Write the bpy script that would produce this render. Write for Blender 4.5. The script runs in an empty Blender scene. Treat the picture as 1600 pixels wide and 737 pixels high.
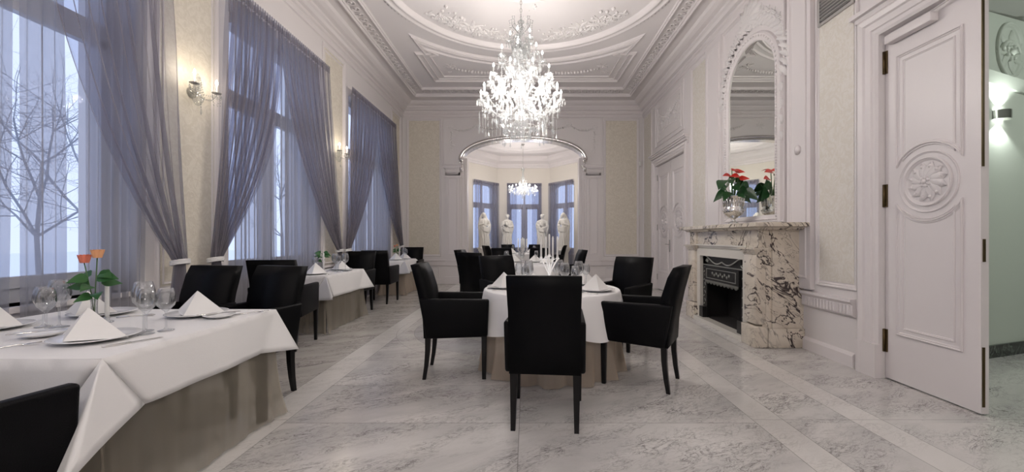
import bpy, bmesh, math, random
from math import sin, cos, pi, radians as R, sqrt, atan2
from mathutils import Vector, Matrix
random.seed(7)
S = bpy.context.scene
COL = S.collection

# ------------------------------------------------------------------ camera, sky, exposure
FPX = 637.0
cam_d = bpy.data.cameras.new('camera'); cam = bpy.data.objects.new('camera', cam_d); COL.objects.link(cam)
cam.location = (0, 0, 1.25); cam.rotation_euler = (pi/2, 0, 0)
cam_d.sensor_width = 36; cam_d.lens = FPX/1600*36
cam_d.shift_x = -23/1600; cam_d.shift_y = 2.5/1600
cam_d.clip_start = .05; cam_d.clip_end = 300
S.camera = cam
S.view_settings.view_transform = 'Standard'; S.view_settings.look = 'None'
S.view_settings.gamma = 1; S.view_settings.use_curve_mapping = False
S.view_settings.exposure = 0.08
W = bpy.data.worlds.new('world'); S.world = W; W.use_nodes = True
bg = W.node_tree.nodes['Background']
bg.inputs[0].default_value = (.68, .76, 1.0, 1); bg.inputs[1].default_value = 1.3
LAMP = 0.80          # strength of the room's lamps

def light(name, typ, loc, power, col=(1, .95, .9), size=.1, rot=None, **k):
    d = bpy.data.lights.new(name, typ); d.energy = power; d.color = col
    if typ == 'AREA': d.size = size
    else: d.shadow_soft_size = size
    for a, b in k.items(): setattr(d, a, b)
    o = bpy.data.objects.new(name, d); COL.objects.link(o); o.location = loc
    if rot: o.rotation_euler = rot
    return o

# light portals in the window openings: they only help the renderer find the sky
def window_light(name, y, z, wy, wz, power):
    o = light(name, 'AREA', (-3.84, y, z), power, (.72, .80, 1.0), 1, (0, -pi/2, 0)); o.data.cycles.is_portal = True
    o.data.shape = 'RECTANGLE'; o.data.size = wz; o.data.size_y = wy
    return o
for yy, ww in ((-.45, 2.0), (2.52, 1.95), (5.54, 1.92), (8.75, 2.19)):
    window_light('window_portal', yy, 2.4, ww, 3.0, 80)

# ------------------------------------------------------------------ materials
def mat(name):
    m = bpy.data.materials.new(name); m.use_nodes = True
    return m, m.node_tree, m.node_tree.nodes['Principled BSDF']
def simple(name, col, rough=.5, metal=0, spec=.5, coat=0, bump=None, sheen=0):
    m, t, b = mat(name)
    b.inputs['Base Color'].default_value = (*col, 1); b.inputs['Roughness'].default_value = rough
    b.inputs['Metallic'].default_value = metal; b.inputs['Specular IOR Level'].default_value = spec
    b.inputs['Coat Weight'].default_value = coat
    b.inputs['Sheen Weight'].default_value = sheen
    if bump:
        sc, st = bump
        n = t.nodes.new('ShaderNodeTexNoise'); n.inputs['Scale'].default_value = sc; n.inputs['Detail'].default_value = 5
        c = t.nodes.new('ShaderNodeTexCoord'); t.links.new(c.outputs['Object'], n.inputs['Vector'])
        bp = t.nodes.new('ShaderNodeBump'); bp.inputs['Strength'].default_value = st; bp.inputs['Distance'].default_value = .01
        t.links.new(n.outputs['Fac'], bp.inputs['Height']); t.links.new(bp.outputs['Normal'], b.inputs['Normal'])
    return m
class N:
    """tiny node-expression helper"""
    def __init__(s, t): s.t = t
    def n(s, typ, **k):
        o = s.t.nodes.new(typ)
        for a, b in k.items(): setattr(o, a, b)
        return o
    def set(s, sock, v):
        if hasattr(v, 'is_output') or isinstance(v, bpy.types.NodeSocket): s.t.links.new(v, sock)
        else: sock.default_value = v
    def m(s, op, a, b=0.0, c=None):
        o = s.n('ShaderNodeMath', operation=op); s.set(o.inputs[0], a); s.set(o.inputs[1], b)
        if c is not None: s.set(o.inputs[2], c)
        return o.outputs[0]
    def noise(s, vec, scale, detail=4, dist=0, rough=.5):
        o = s.n('ShaderNodeTexNoise'); s.set(o.inputs['Vector'], vec)
        o.inputs['Scale'].default_value = scale; o.inputs['Detail'].default_value = detail
        o.inputs['Distortion'].default_value = dist; o.inputs['Roughness'].default_value = rough
        return o.outputs['Fac']
    def ramp(s, f, stops):
        o = s.n('ShaderNodeValToRGB'); s.set(o.inputs[0], f); e = o.color_ramp.elements
        while len(e) < len(stops): e.new(.5)
        for i, (p, c) in enumerate(stops):
            e[i].position = p; e[i].color = (c, c, c, 1) if not isinstance(c, tuple) else (*c, 1)
        return o.outputs[0]
    def mix(s, f, a, b):
        o = s.n('ShaderNodeMix', data_type='RGBA'); s.set(o.inputs[0], f)
        s.set(o.inputs[6], (*a, 1) if isinstance(a, tuple) else a); s.set(o.inputs[7], (*b, 1) if isinstance(b, tuple) else b)
        return o.outputs[2]
    def map(s, vec, scale=(1, 1, 1), rot=(0, 0, 0), loc=(0, 0, 0)):
        o = s.n('ShaderNodeMapping'); s.set(o.inputs[0], vec)
        o.inputs['Scale'].default_value = scale; o.inputs['Rotation'].default_value = rot; o.inputs['Location'].default_value = loc
        return o.outputs[0]
    def vein(s, vec, scale, width, dist=1.0, detail=6):
        f = s.noise(vec, scale, detail, dist, .62)
        d = s.m('ABSOLUTE', s.m('SUBTRACT', f, .5))
        return s.m('SUBTRACT', 1.0, s.m('MINIMUM', s.m('DIVIDE', d, width), 1.0))

PLASTER = simple('white_plaster', (.73, .695, .69), .55, bump=(60, .06))
CEIL = simple('ceiling_plaster', (.735, .70, .70), .6, bump=(30, .05))
PAINT = simple('white_gloss_paint', (.735, .695, .695), .38, bump=(25, .04))
RELIEF = simple('stucco_relief', (.76, .73, .725), .5, bump=(90, .15))
BLACKLEATHER = simple('black_leather', (.0022, .0022, .003), .48, spec=.12, bump=(260, .2))
BLACKWOOD = simple('black_wood', (.004, .0035, .004), .35, spec=.3)
LINEN = simple('white_linen', (.80, .79, .79), .8, sheen=.3, bump=(220, .08))
NAPKIN = simple('napkin_linen', (.86, .85, .83), .8, bump=(200, .06))
CHINA = simple('white_china', (.85, .85, .86), .12, spec=.6)
SILVER = simple('silver', (.80, .79, .77), .16, 1)
CHROME = simple('polished_silver_leaf', (.72, .70, .69), .22, 1, bump=(12, .2))
BRASS = simple('brass', (.13, .095, .05), .4, 1)
GREY = simple('grey_metal', (.42, .41, .40), .4, .6)
IRON = simple('cast_iron', (.012, .012, .013), .35, .3, bump=(80, .3))
IRONREL = simple('silvered_iron_relief', (.42, .43, .40), .35, .7)
SOOT = simple('sooty_firebrick', (.012, .010, .010), .9, bump=(30, .5))
WAX = simple('white_wax', (.86, .85, .82), .35)
LEAF = simple('dark_green_leaf', (.015, .065, .018), .3, spec=.5)
LEAF2 = simple('green_leaf', (.03, .12, .03), .4)
STEM = simple('green_stem', (.06, .14, .04), .5)
REDF = simple('red_spathe', (.62, .03, .02), .3)
ROSE = simple('orange_rose', (.80, .40, .20), .6)
PINKROSE = simple('pink_rose_edge', (.78, .22, .14), .6)
SOIL = simple('soil', (.03, .02, .015), .9)
STATUE = simple('white_marble_statue', (.74, .72, .68), .5, bump=(30, .2))
SNOW = simple('snow', (.85, .88, .92), .8)
BARK = simple('hazed_bark', (.34, .35, .38), .9, bump=(40, .5))  # winter haze in front of the trees is put into this pale bark colour
WINFRAME = simple('window_frame_paint', (.62, .62, .66), .4)
PLASTIC = simple('white_plastic', (.75, .74, .72), .4)

def emit(name, col, st):
    m, t, b = mat(name); b.inputs['Emission Color'].default_value = (*col, 1); b.inputs['Emission Strength'].default_value = st
    b.inputs['Base Color'].default_value = (.8, .8, .8, 1)
    return m
BULB = emit('lit_bulb', (1, .96, .90), 12)
FLAMEBULB = emit('lit_sconce_bulb', (1, .90, .74), 22)

def thin_glass(name, tint=(.97, .98, .98), gl=.12, rough=.02, body=0.0, rim=.75):
    m = bpy.data.materials.new(name); m.use_nodes = True; t = m.node_tree; t.nodes.clear(); n = N(t)
    out = n.n('ShaderNodeOutputMaterial')
    tr = n.n('ShaderNodeBsdfTransparent'); tr.inputs[0].default_value = (*tint, 1)
    g = n.n('ShaderNodeBsdfGlossy'); g.inputs['Roughness'].default_value = rough
    lw = n.n('ShaderNodeLayerWeight'); lw.inputs[0].default_value = .35
    f = n.m('ADD', n.m('MULTIPLY', lw.outputs['Facing'], rim), gl)
    mx = n.n('ShaderNodeMixShader'); t.links.new(f, mx.inputs[0]); t.links.new(tr.outputs[0], mx.inputs[1]); t.links.new(g.outputs[0], mx.inputs[2])
    sh = mx.outputs[0]
    if body:
        d = n.n('ShaderNodeBsdfTranslucent'); d.inputs[0].default_value = (.9, .9, .9, 1)
        d2 = n.n('ShaderNodeBsdfDiffuse'); d2.inputs[0].default_value = (.9, .9, .9, 1)
        a = n.n('ShaderNodeAddShader'); t.links.new(d.outputs[0], a.inputs[0]); t.links.new(d2.outputs[0], a.inputs[1])
        m2 = n.n('ShaderNodeMixShader'); m2.inputs[0].default_value = body
        t.links.new(sh, m2.inputs[1]); t.links.new(a.outputs[0], m2.inputs[2]); sh = m2.outputs[0]
    t.links.new(sh, out.inputs[0])
    return m
GLASS = thin_glass('clear_glass', (.95, .96, .97), .07)
PANE = thin_glass('window_glass', (.93, .95, .98), .003, rim=.012)
CRYSTAL = thin_glass('crystal', (.84, .85, .85), .08, .10, .05, rim=.42)

def sheer(name, col, alpha, tcol=None):
    m = bpy.data.materials.new(name); m.use_nodes = True; t = m.node_tree; t.nodes.clear(); n = N(t)
    out = n.n('ShaderNodeOutputMaterial')
    tr = n.n('ShaderNodeBsdfTransparent'); tr.inputs[0].default_value = (*(tcol or (1, 1, 1)), 1)
    d = n.n('ShaderNodeBsdfDiffuse'); d.inputs[0].default_value = (*col, 1)
    d2 = n.n('ShaderNodeBsdfTranslucent'); d2.inputs[0].default_value = (*col, 1)
    a = n.n('ShaderNodeMixShader'); a.inputs[0].default_value = .55
    t.links.new(d.outputs[0], a.inputs[1]); t.links.new(d2.outputs[0], a.inputs[2])
    lw = n.n('ShaderNodeLayerWeight'); lw.inputs[0].default_value = .3
    f = n.m('MINIMUM', n.m('ADD', n.m('MULTIPLY', lw.outputs['Facing'], .45), alpha), 1.0)
    mx = n.n('ShaderNodeMixShader'); t.links.new(f, mx.inputs[0]); t.links.new(tr.outputs[0], mx.inputs[1]); t.links.new(a.outputs[0], mx.inputs[2])
    t.links.new(mx.outputs[0], out.inputs[0])
    return m
DRAPE = sheer('mauve_organza', (.43, .39, .40), .32, (.81, .845, .93))
VOILE = sheer('grey_voile', (.46, .45, .48), .56, (.87, .89, .94))
ORGANZA = sheer('beige_organza', (.72, .62, .51), .66)
ORGANZA_THIN = sheer('thin_beige_organza', (.62, .56, .46), .34)

def wallpaper(name, c1, c2):
    m, t, b = mat(name); n = N(t)
    co = n.n('ShaderNodeTexCoord').outputs['Object']
    f = n.noise(co, 9, 5, 2.5, .6); f2 = n.noise(co, 34, 3, 1)
    k = n.ramp(f, [(.44, 0.0), (.56, 1.0)])
    kk = n.m('MULTIPLY', k, n.ramp(f2, [(.35, .5), (.6, 1.0)]))
    n.set(b.inputs['Base Color'], n.mix(kk, c1, c2))
    n.set(b.inputs['Roughness'], n.m('SUBTRACT', .62, n.m('MULTIPLY', kk, .22)))
    bp = n.n('ShaderNodeBump'); bp.inputs['Strength'].default_value = .35; bp.inputs['Distance'].default_value = .004
    n.set(bp.inputs['Height'], kk); n.set(b.inputs['Normal'], bp.outputs[0])
    return m
CREAM = wallpaper('cream_damask', (.66, .61, .52), (.74, .69, .60))
CREAMR = wallpaper('pale_damask', (.70, .66, .59), (.75, .72, .67))

def fire_marble(name):
    m, t, b = mat(name); n = N(t)
    co = n.n('ShaderNodeTexCoord').outputs['Object']
    co = n.map(n.map(co, (1, 1, 1), (.55, .75, .2)), (1.9, .95, .75))
    big = n.vein(co, 1.9, .020, .9, 4)
    small = n.vein(n.map(co, (1, 1, 1), (0, 0, 0), (7, 3, 1)), 4.2, .014, .8, 3)
    mask = n.ramp(n.noise(co, 1.3, 2, .5), [(.34, .08), (.48, 1.0)])
    v = n.m('MINIMUM', n.m('ADD', n.m('MULTIPLY', big, mask), n.m('MULTIPLY', n.m('MULTIPLY', small, mask), .55)), 1.0)
    base = n.mix(n.noise(co, 1.3, 3), (.73, .68, .60), (.62, .54, .44))
    base2 = n.mix(n.ramp(n.noise(co, 3.5, 4, 1), [(.45, 0.0), (.75, .5)]), base, (.45, .38, .30))
    n.set(b.inputs['Base Color'], n.mix(n.ramp(v, [(.0, 0.0), (.75, 1.0)]), base2, (.055, .04, .04)))
    b.inputs['Roughness'].default_value = .16
    return m
FMARBLE = fire_marble('veined_breccia_marble')
WMARBLE = simple('plain_white_marble', (.68, .655, .60), .2, bump=(5, .02))
def black_marble():
    m, t, b = mat('black_marble'); n = N(t)
    co = n.n('ShaderNodeTexCoord').outputs['Object']
    v = n.vein(co, 5, .02, 1.5)
    n.set(b.inputs['Base Color'], n.mix(v, (.008, .010, .009), (.12, .14, .12))); b.inputs['Roughness'].default_value = .15
    return m
BMARBLE = black_marble()

def floor_mat():
    m, t, b = mat('carrara_marble_slabs'); n = N(t)
    pos = n.n('ShaderNodeNewGeometry').outputs['Position']
    sp = n.n('ShaderNodeSeparateXYZ'); n.set(sp.inputs[0], pos); X, Y = sp.outputs[0], sp.outputs[1]
    def step(a, v):            # a > v
        return n.m('GREATER_THAN', a, v)
    def line(a, v, w=.0022):
        return n.m('LESS_THAN', n.m('ABSOLUTE', n.m('SUBTRACT', a, v)), w)
    # zones
    outer_l = n.m('LESS_THAN', X, -1.90)
    band_l = n.m('MULTIPLY', n.m('LESS_THAN', X, -1.64), step(X, -1.90))
    band_r = n.m('MULTIPLY', step(X, 1.55), n.m('LESS_THAN', X, 1.76))
    mid_r = n.m('MULTIPLY', step(X, 1.76), n.m('LESS_THAN', X, 2.22))
    band_r2 = n.m('MULTIPLY', step(X, 2.22), n.m('LESS_THAN', X, 2.44))
    dx = n.m('ADD', X, .1); dy = n.m('SUBTRACT', Y, 5.7)
    rr = n.m('SQRT', n.m('ADD', n.m('MULTIPLY', dx, dx), n.m('MULTIPLY', dy, dy)))
    plain = n.m('ADD', n.m('ADD', band_l, band_r), band_r2)
    # per-slab offset
    cy = n.m('FLOOR', n.m('DIVIDE', n.m('SUBTRACT', Y, .65), .70))
    cx = n.m('FLOOR', n.m('DIVIDE', n.m('ADD', X, .05), 1.60))
    cb = n.n('ShaderNodeCombineXYZ'); n.set(cb.inputs[0], n.m('MULTIPLY', cy, 3.7)); n.set(cb.inputs[1], n.m('MULTIPLY', cx, 5.3))
    n.set(cb.inputs[2], n.m('ADD', n.m('MULTIPLY', n.m('ADD', outer_l, mid_r), 9.0), n.m('MULTIPLY', step(X, 2.44), 4.0)))
    add = n.n('ShaderNodeVectorMath', operation='ADD'); n.set(add.inputs[0], pos); n.set(add.inputs[1], cb.outputs[0])
    v0 = n.map(add.outputs[0], (1, 1, 1), (0, 0, R(-28)))
    vs = n.map(v0, (1, 2.6, 1))
    vein1 = n.vein(vs, 4.4, .030, 1.3, 10)
    vein2 = n.vein(n.map(vs, (1, 1, 1), (0, 0, .5), (3, 8, 2)), 12.0, .05, 1.0, 8)
    msk = n.ramp(n.noise(vs, 1.6, 4, .8), [(.40, .06), (.62, 1.0)])
    cloud = n.noise(vs, 1.1, 6, 1.0)
    veins = n.m('MULTIPLY', n.m('ADD', n.m('MULTIPLY', vein1, .75), n.m('MULTIPLY', vein2, .5)), msk)
    # the outer field on the window side is more densely veined, the bands plainer
    k = n.m('ADD', n.m('SUBTRACT', .95, n.m('MULTIPLY', plain, .58)), n.m('MULTIPLY', outer_l, .35))
    veins = n.m('MINIMUM', n.m('MULTIPLY', veins, k), 1.0)
    base = n.mix(n.ramp(cloud, [(.32, 0.0), (.68, 1.0)]), (.50, .485, .475), (.66, .64, .62))
    base = n.mix(n.m('MULTIPLY', plain, .8), base, (.67, .65, .625))
    base = n.mix(n.m('MULTIPLY', outer_l, .30), base, (.46, .42, .37))
    inring = n.m('MULTIPLY', n.m('LESS_THAN', rr, 1.42), step(rr, .9))
    base = n.mix(n.m('MULTIPLY', inring, .45), base, (.36, .37, .40))
    col = n.mix(veins, base, (.20, .185, .18))
    # joints
    fy = n.m('ABSOLUTE', n.m('SUBTRACT', n.m('FRACT', n.m('DIVIDE', n.m('SUBTRACT', Y, .65), .70)), .5))
    jy = n.m('MULTIPLY', n.m('GREATER_THAN', fy, .4968), n.m('MULTIPLY', step(X, -1.64), n.m('LESS_THAN', X, 1.55)))
    fo = n.m('ABSOLUTE', n.m('SUBTRACT', n.m('FRACT', n.m('DIVIDE', Y, 1.4)), .5))
    jo = n.m('MULTIPLY', n.m('GREATER_THAN', fo, .4986), n.m('ADD', n.m('LESS_THAN', X, -1.64), step(X, 1.55)))
    jc = n.m('MULTIPLY', line(X, -.05), n.m('LESS_THAN', Y, 3.9))
    js = n.m('ADD', n.m('ADD', jy, jo), jc)
    notring = n.m('GREATER_THAN', rr, 1.64)
    js = n.m('MULTIPLY', js, notring)
    for v in (-1.90, -1.64, 1.55, 1.76, 2.22, 2.44): js = n.m('ADD', js, line(X, v))
    for v in (1.64, 1.42, .9): js = n.m('ADD', js, n.m('MULTIPLY', line(rr, v), .8))
    col = n.mix(n.m('MULTIPLY', n.m('MINIMUM', js, 1.0), .75), col, (.22, .21, .20))
    n.set(b.inputs['Base Color'], col)
    n.set(b.inputs['Roughness'], n.m('ADD', .13, n.m('MULTIPLY', n.noise(pos, 8, 4), .10)))
    b.inputs['Specular IOR Level'].default_value = .5
    return m
FLOOR = floor_mat()

# ------------------------------------------------------------------ mesh helpers
class MB:
    def __init__(s): s.v = []; s.f = []; s.sm = []
    def add(s, vs, fs, smooth=False):
        o = len(s.v); s.v += [tuple(p) for p in vs]; s.f += [tuple(i+o for i in f) for f in fs]; s.sm += [smooth]*len(fs)
        return s
    def box(s, x0, x1, y0, y1, z0, z1):
        v = [(x, y, z) for x in (x0, x1) for y in (y0, y1) for z in (z0, z1)]
        return s.add(v, [(0, 1, 3, 2), (4, 6, 7, 5), (0, 4, 5, 1), (2, 3, 7, 6), (0, 2, 6, 4), (1, 5, 7, 3)])
    def hexa(s, b, t):          # bottom quad, top quad
        return s.add(list(b)+list(t), [(3, 2, 1, 0), (4, 5, 6, 7), (0, 1, 5, 4), (1, 2, 6, 5), (2, 3, 7, 6), (3, 0, 4, 7)])
    def rhexa(s, b, t, bev=.015, seg=3):
        bm = bmesh.new(); vs = [bm.verts.new(p) for p in list(b)+list(t)]
        for f in [(3, 2, 1, 0), (4, 5, 6, 7), (0, 1, 5, 4), (1, 2, 6, 5), (2, 3, 7, 6), (3, 0, 4, 7)]: bm.faces.new([vs[i] for i in f])
        bmesh.ops.bevel(bm, geom=bm.edges[:], offset=bev, segments=seg, affect='EDGES', profile=.5, clamp_overlap=True)
        bm.verts.index_update()
        s.add([v.co[:] for v in bm.verts], [[v.index for v in f.verts] for f in bm.faces], True); bm.free(); return s
    def rbox(s, x0, x1, y0, y1, z0, z1, bev=.015, seg=3):
        return s.rhexa([(x0, y0, z0), (x1, y0, z0), (x1, y1, z0), (x0, y1, z0)], [(x0, y0, z1), (x1, y0, z1), (x1, y1, z1), (x0, y1, z1)], bev, seg)
    def tube(s, pts, r, n=8, smooth=True, caps=True, closed=False):
        pts = [Vector(p) for p in pts]; m = len(pts); rs = r if isinstance(r, (list, tuple)) else [r]*m
        vs = []; up = None
        for i, p in enumerate(pts):
            if closed: d = pts[(i+1) % m]-pts[i-1]
            else: d = pts[min(i+1, m-1)]-pts[max(i-1, 0)]
            d = d.normalized() if d.length > 1e-9 else Vector((0, 0, 1))
            if up is None: up = Vector((0, 0, 1)) if abs(d.z) < .9 else Vector((1, 0, 0))
            a = (up - d*up.dot(d)); a = a.normalized() if a.length > 1e-6 else d.orthogonal().normalized()
            up = a; b = d.cross(a)
            for k in range(n):
                t = 2*pi*k/n; vs.append(p+(a*cos(t)+b*sin(t))*rs[i])
        fs = []
        for i in range(m if closed else m-1):
            for k in range(n):
                a0 = i*n+k; a1 = i*n+(k+1) % n; j = ((i+1) % m)*n
                fs.append((a0, a1, j+(k+1) % n, j+k))
        if caps and not closed: fs += [tuple(range(n))[::-1], tuple((m-1)*n+k for k in range(n))]
        return s.add(vs, fs, smooth)
    def lathe(s, prof, n=24, c=(0, 0, 0), smooth=True):
        vs = []; fs = []
        for r, z in prof:
            for k in range(n): t = 2*pi*k/n; vs.append((c[0]+r*cos(t), c[1]+r*sin(t), c[2]+z))
        for i in range(len(prof)-1):
            for k in range(n): fs.append((i*n+k, i*n+(k+1) % n, (i+1)*n+(k+1) % n, (i+1)*n+k))
        if prof[0][0] > 1e-5: fs.append(tuple(range(n))[::-1])
        if prof[-1][0] > 1e-5: fs.append(tuple((len(prof)-1)*n+k for k in range(n)))
        return s.add(vs, fs, smooth)
    def shell(s, prof, n=24, c=(0, 0, 0)):
        vs = []; fs = []
        for r, z in prof:
            for k in range(n): t = 2*pi*k/n; vs.append((c[0]+r*cos(t), c[1]+r*sin(t), c[2]+z))
        for i in range(len(prof)-1):
            for k in range(n): fs.append((i*n+k, i*n+(k+1) % n, (i+1)*n+(k+1) % n, (i+1)*n+k))
        return s.add(vs, fs, True)
    def ball(s, c, r, nu=8, nv=6, M=None):
        if not isinstance(r, (tuple, list)): r = (r, r, r)
        vs = [Vector((0, 0, -r[2]))]; fs = []
        for i in range(1, nv):
            a = -pi/2+pi*i/nv
            for k in range(nu): t = 2*pi*k/nu; vs.append(Vector((r[0]*cos(a)*cos(t), r[1]*cos(a)*sin(t), r[2]*sin(a))))
        vs.append(Vector((0, 0, r[2])))
        for k in range(nu): fs.append((0, 1+(k+1) % nu, 1+k))
        for i in range(nv-2):
            for k in range(nu): a = 1+i*nu; fs.append((a+k, a+(k+1) % nu, a+nu+(k+1) % nu, a+nu+k))
        e = len(vs)-1; a = 1+(nv-2)*nu
        for k in range(nu): fs.append((a+k, a+(k+1) % nu, e))
        if M: vs = [M @ v for v in vs]
        return s.add([v+Vector(c) for v in vs], fs, True)
    def grid(s, P, nu, nv, smooth=True):
        vs = [P(i/nu, j/nv) for j in range(nv+1) for i in range(nu+1)]
        fs = [(j*(nu+1)+i, j*(nu+1)+i+1, (j+1)*(nu+1)+i+1, (j+1)*(nu+1)+i) for j in range(nv) for i in range(nu)]
        return s.add(vs, fs, smooth)
    def sweep(s, path, prof, to3, closed=True, smooth=False):
        """path: 2-D polyline; prof: (offset to the left of travel, height)"""
        m = len(path); vs = []; q = len(prof)
        for i in range(m):
            p = Vector(path[i])
            if closed or 0 < i < m-1:
                d0 = (p-Vector(path[i-1])).normalized(); d1 = (Vector(path[(i+1) % m])-p).normalized()
            elif i == 0: d0 = d1 = (Vector(path[1])-p).normalized()
            else: d0 = d1 = (p-Vector(path[i-1])).normalized()
            n0 = Vector((-d0.y, d0.x)); n1 = Vector((-d1.y, d1.x)); nn = n0+n1
            nn = nn.normalized() if nn.length > 1e-6 else n0
            k = 1/max(.35, nn.dot(n0))
            for o, h in prof: vs.append(to3(p.x+nn.x*o*k, p.y+nn.y*o*k, h))
        fs = []
        for i in range(m if closed else m-1):
            for j in range(q-1):
                a = i*q+j; b = ((i+1) % m)*q+j; fs.append((a, a+1, b+1, b))
        if not closed: fs += [tuple(range(q)), tuple((m-1)*q+j for j in range(q))[::-1]]
        return s.add(vs, fs, smooth)
    def build(s, name, material, parent=None, loc=None):
        me = bpy.data.meshes.new(name); me.from_pydata(s.v, [], s.f); me.validate()
        if len(s.sm) == len(me.polygons): me.polygons.foreach_set('use_smooth', s.sm)
        me.update(); me.materials.append(material)
        o = bpy.data.objects.new(name, me); COL.objects.link(o)
        if parent: o.parent = parent
        if loc: o.location = loc
        return o

def tag(o, label=None, cat=None, group=None, kind=None):
    if label: o['label'] = label
    if cat: o['category'] = cat
    if group: o['group'] = group
    if kind: o['kind'] = kind
    return o
def struct(o, label=None, cat=None):
    o['kind'] = 'structure'
    if label: o['label'] = label
    if cat: o['category'] = cat
    return o
def empty(name, loc=(0, 0, 0), rz=0, label=None, cat=None, group=None):
    o = bpy.data.objects.new(name, None); COL.objects.link(o); o.location = loc; o.rotation_euler = (0, 0, rz)
    return tag(o, label, cat, group)
def dup(o, loc=None, rz=None, label=None, group=None, parent=None):
    c = o.copy(); COL.objects.link(c); c.parent = parent
    if loc is not None: c.location = loc
    if rz is not None: c.rotation_euler = (0, 0, rz)
    if label: c['label'] = label
    if group: c['group'] = group
    for ch in list(o.children): dup(ch, parent=c)
    return c
def arc(cx, cy, rx, ry, a0, a1, n):
    return [(cx+rx*cos(R(a0+(a1-a0)*i/n)), cy+ry*sin(R(a0+(a1-a0)*i/n))) for i in range(n+1)]
def rect(a0, a1, b0, b1): return [(a0, b0), (a1, b0), (a1, b1), (a0, b1)]
# moulding profiles: (offset inward, height above the wall)
def P_frame(w=.06, h=.022): return [(0, 0), (0, h*.6), (w*.15, h), (w*.35, h*.9), (w*.45, h*.45), (w*.7, h*.5), (w*.8, h*.25), (w, 0)]
XL, XR, YB, YF, ZC = -3.35, 3.15, 11.02, -3.4, 4.85
CX = -.10
onR = lambda a, b, h: (XR-h, a, b)       # right wall: a = Y, b = Z
onL = lambda a, b, h: (XL+h, a, b)
onB = lambda a, b, h: (a, YB-h, b)
onB2 = lambda a, b, h: (a, YB-h*2, b)
onC = lambda a, b, h: (a, b, ZC-h*1.5)

# relief ornaments made in a wall's (a, b, h) frame
def garland(mb, to3, a0, b0, a1, b1, sag, r=.022, n=14, fat=.6):
    for i in range(n+1):
        t = i/n; a = a0+(a1-a0)*t; b = b0+(b1-b0)*t-4*sag*t*(1-t)
        rr = r*(1-fat+fat*sin(pi*t)) * random.uniform(.85, 1.15)
        c = to3(a, b, rr*.55); mb.ball(c, rr, 6, 4)
        if i % 2: mb.ball(to3(a+random.uniform(-1, 1)*r*.6, b+random.uniform(-1, 1)*r*.8, rr*.4), rr*.7, 5, 4)
def scroll(mb, to3, a, b, size, ang, turn=1, r=.012):
    pts = []; rs = []
    for i in range(22):
        t = i/21; th = ang+turn*t*3.6*pi/2; rad = size*(1-t)**1.1
        pts.append(to3(a+rad*cos(th)-size*cos(ang), b+rad*sin(th)-size*sin(ang), r*.7)); rs.append(r*(1.15-.7*t))
    mb.tube(pts, rs, 6)
    mb.ball(to3(a-size*cos(ang), b-size*sin(ang), r*.8), r*1.5, 6, 4)
def leaf_rel(mb, to3, a, b, ang, L, w, h=.02):
    pts = []
    for i in range(7):
        t = i/6; ww = w*sin(pi*min(1, t*.9+.1))**.7*(1-.25*(i % 2)); bend = .25*t*t*L
        ca, cb = a+L*t*cos(ang)-bend*sin(ang), b+L*t*sin(ang)+bend*cos(ang)
        for q, hh in ((-1, .002), (-.5, h*.7), (0, h*.45), (.5, h*.7), (1, .002)):
            pts.append(to3(ca-sin(ang)*q*ww, cb+cos(ang)*q*ww, hh*(1-.4*t)+.001))
    fs = [(i*5+j, i*5+j+1, (i+1)*5+j+1, (i+1)*5+j) for i in range(6) for j in range(4)]
    mb.add(pts, fs, True)
def cluster(mb, to3, a, b, size, flip=1):
    scroll(mb, to3, a+size*.5, b, size*.5, 0, flip, size*.07); scroll(mb, to3, a-size*.5, b, size*.5, pi, -flip, size*.07)
    for k in range(7): leaf_rel(mb, to3, a, b, 2*pi*k/7+.3, size*.8, size*.16, size*.12)
    mb.ball(to3(a, b, size*.08), size*.14, 8, 6)
    for k in range(7): mb.ball(to3(a+size*.26*cos(2*pi*k/7), b+size*.26*sin(2*pi*k/7), size*.06), size*.08, 6, 5)

# ================================================================== THE ROOM SHELL
ZF = 3.80      # bay ceiling etc. further down
def wall_with_openings(to3, a0, a1, b0, b1, holes, thick, name, m):
    """holes: list of (a0, a1, b0, b1) rectangles, sorted by a; builds solid wall pieces (slabs thick behind)"""
    mb = MB()
    def blk(p, q, r_, t_):
        v = [to3(p, r_, 0), to3(q, r_, 0), to3(q, t_, 0), to3(p, t_, 0)]; w = [to3(p, r_, -thick), to3(q, r_, -thick), to3(q, t_, -thick), to3(p, t_, -thick)]
        mb.hexa(v, w)
    cur = a0
    for (p, q, r_, t_) in holes:
        if p > cur: blk(cur, p, b0, b1)
        if r_ > b0: blk(p, q, b0, r_)
        if t_ < b1: blk(p, q, t_, b1)
        cur = q
    if cur < a1: blk(cur, a1, b0, b1)
    return mb.build(name, m)

# floor
o = MB().box(-4.6, 9.5, YF-.3, 16.0, -.12, 0).build('floor', FLOOR); struct(o, 'grey-veined white marble slab floor with plain bands', 'floor')
# ceiling
o = MB().box(XL-.5, XR+.4, YF-.3, YB+.4, ZC, ZC+.15).build('ceiling', CEIL); struct(o, 'white stucco ceiling', 'ceiling')
WINS = [(-1.45, .55), (1.55, 3.50), (4.58, 6.50), (7.66, 9.85)]
WZ0, WZ1 = .80, 3.92
wl = wall_with_openings(onL, YF, YB+.4, 0, ZC, [(a, b, WZ0, WZ1) for a, b in WINS], .5, 'wall_left', PLASTER); struct(wl, 'white window wall with cream damask strips between the windows', 'wall')
D1 = (2.08, 3.63, 0, 3.05); D2 = (8.12, 9.96, 0, 2.98)
wr = wall_with_openings(onR, YF, YB+.4, 0, ZC, [D1, D2], .34, 'wall_right', PLASTER); struct(wr, 'white panelled wall with mirror and fireplace', 'wall')
o = MB().box(XL-.5, XR+.4, YF-.3, YF, 0, ZC).build('wall_front', PLASTER); struct(o, 'white wall at the near end', 'wall')

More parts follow.
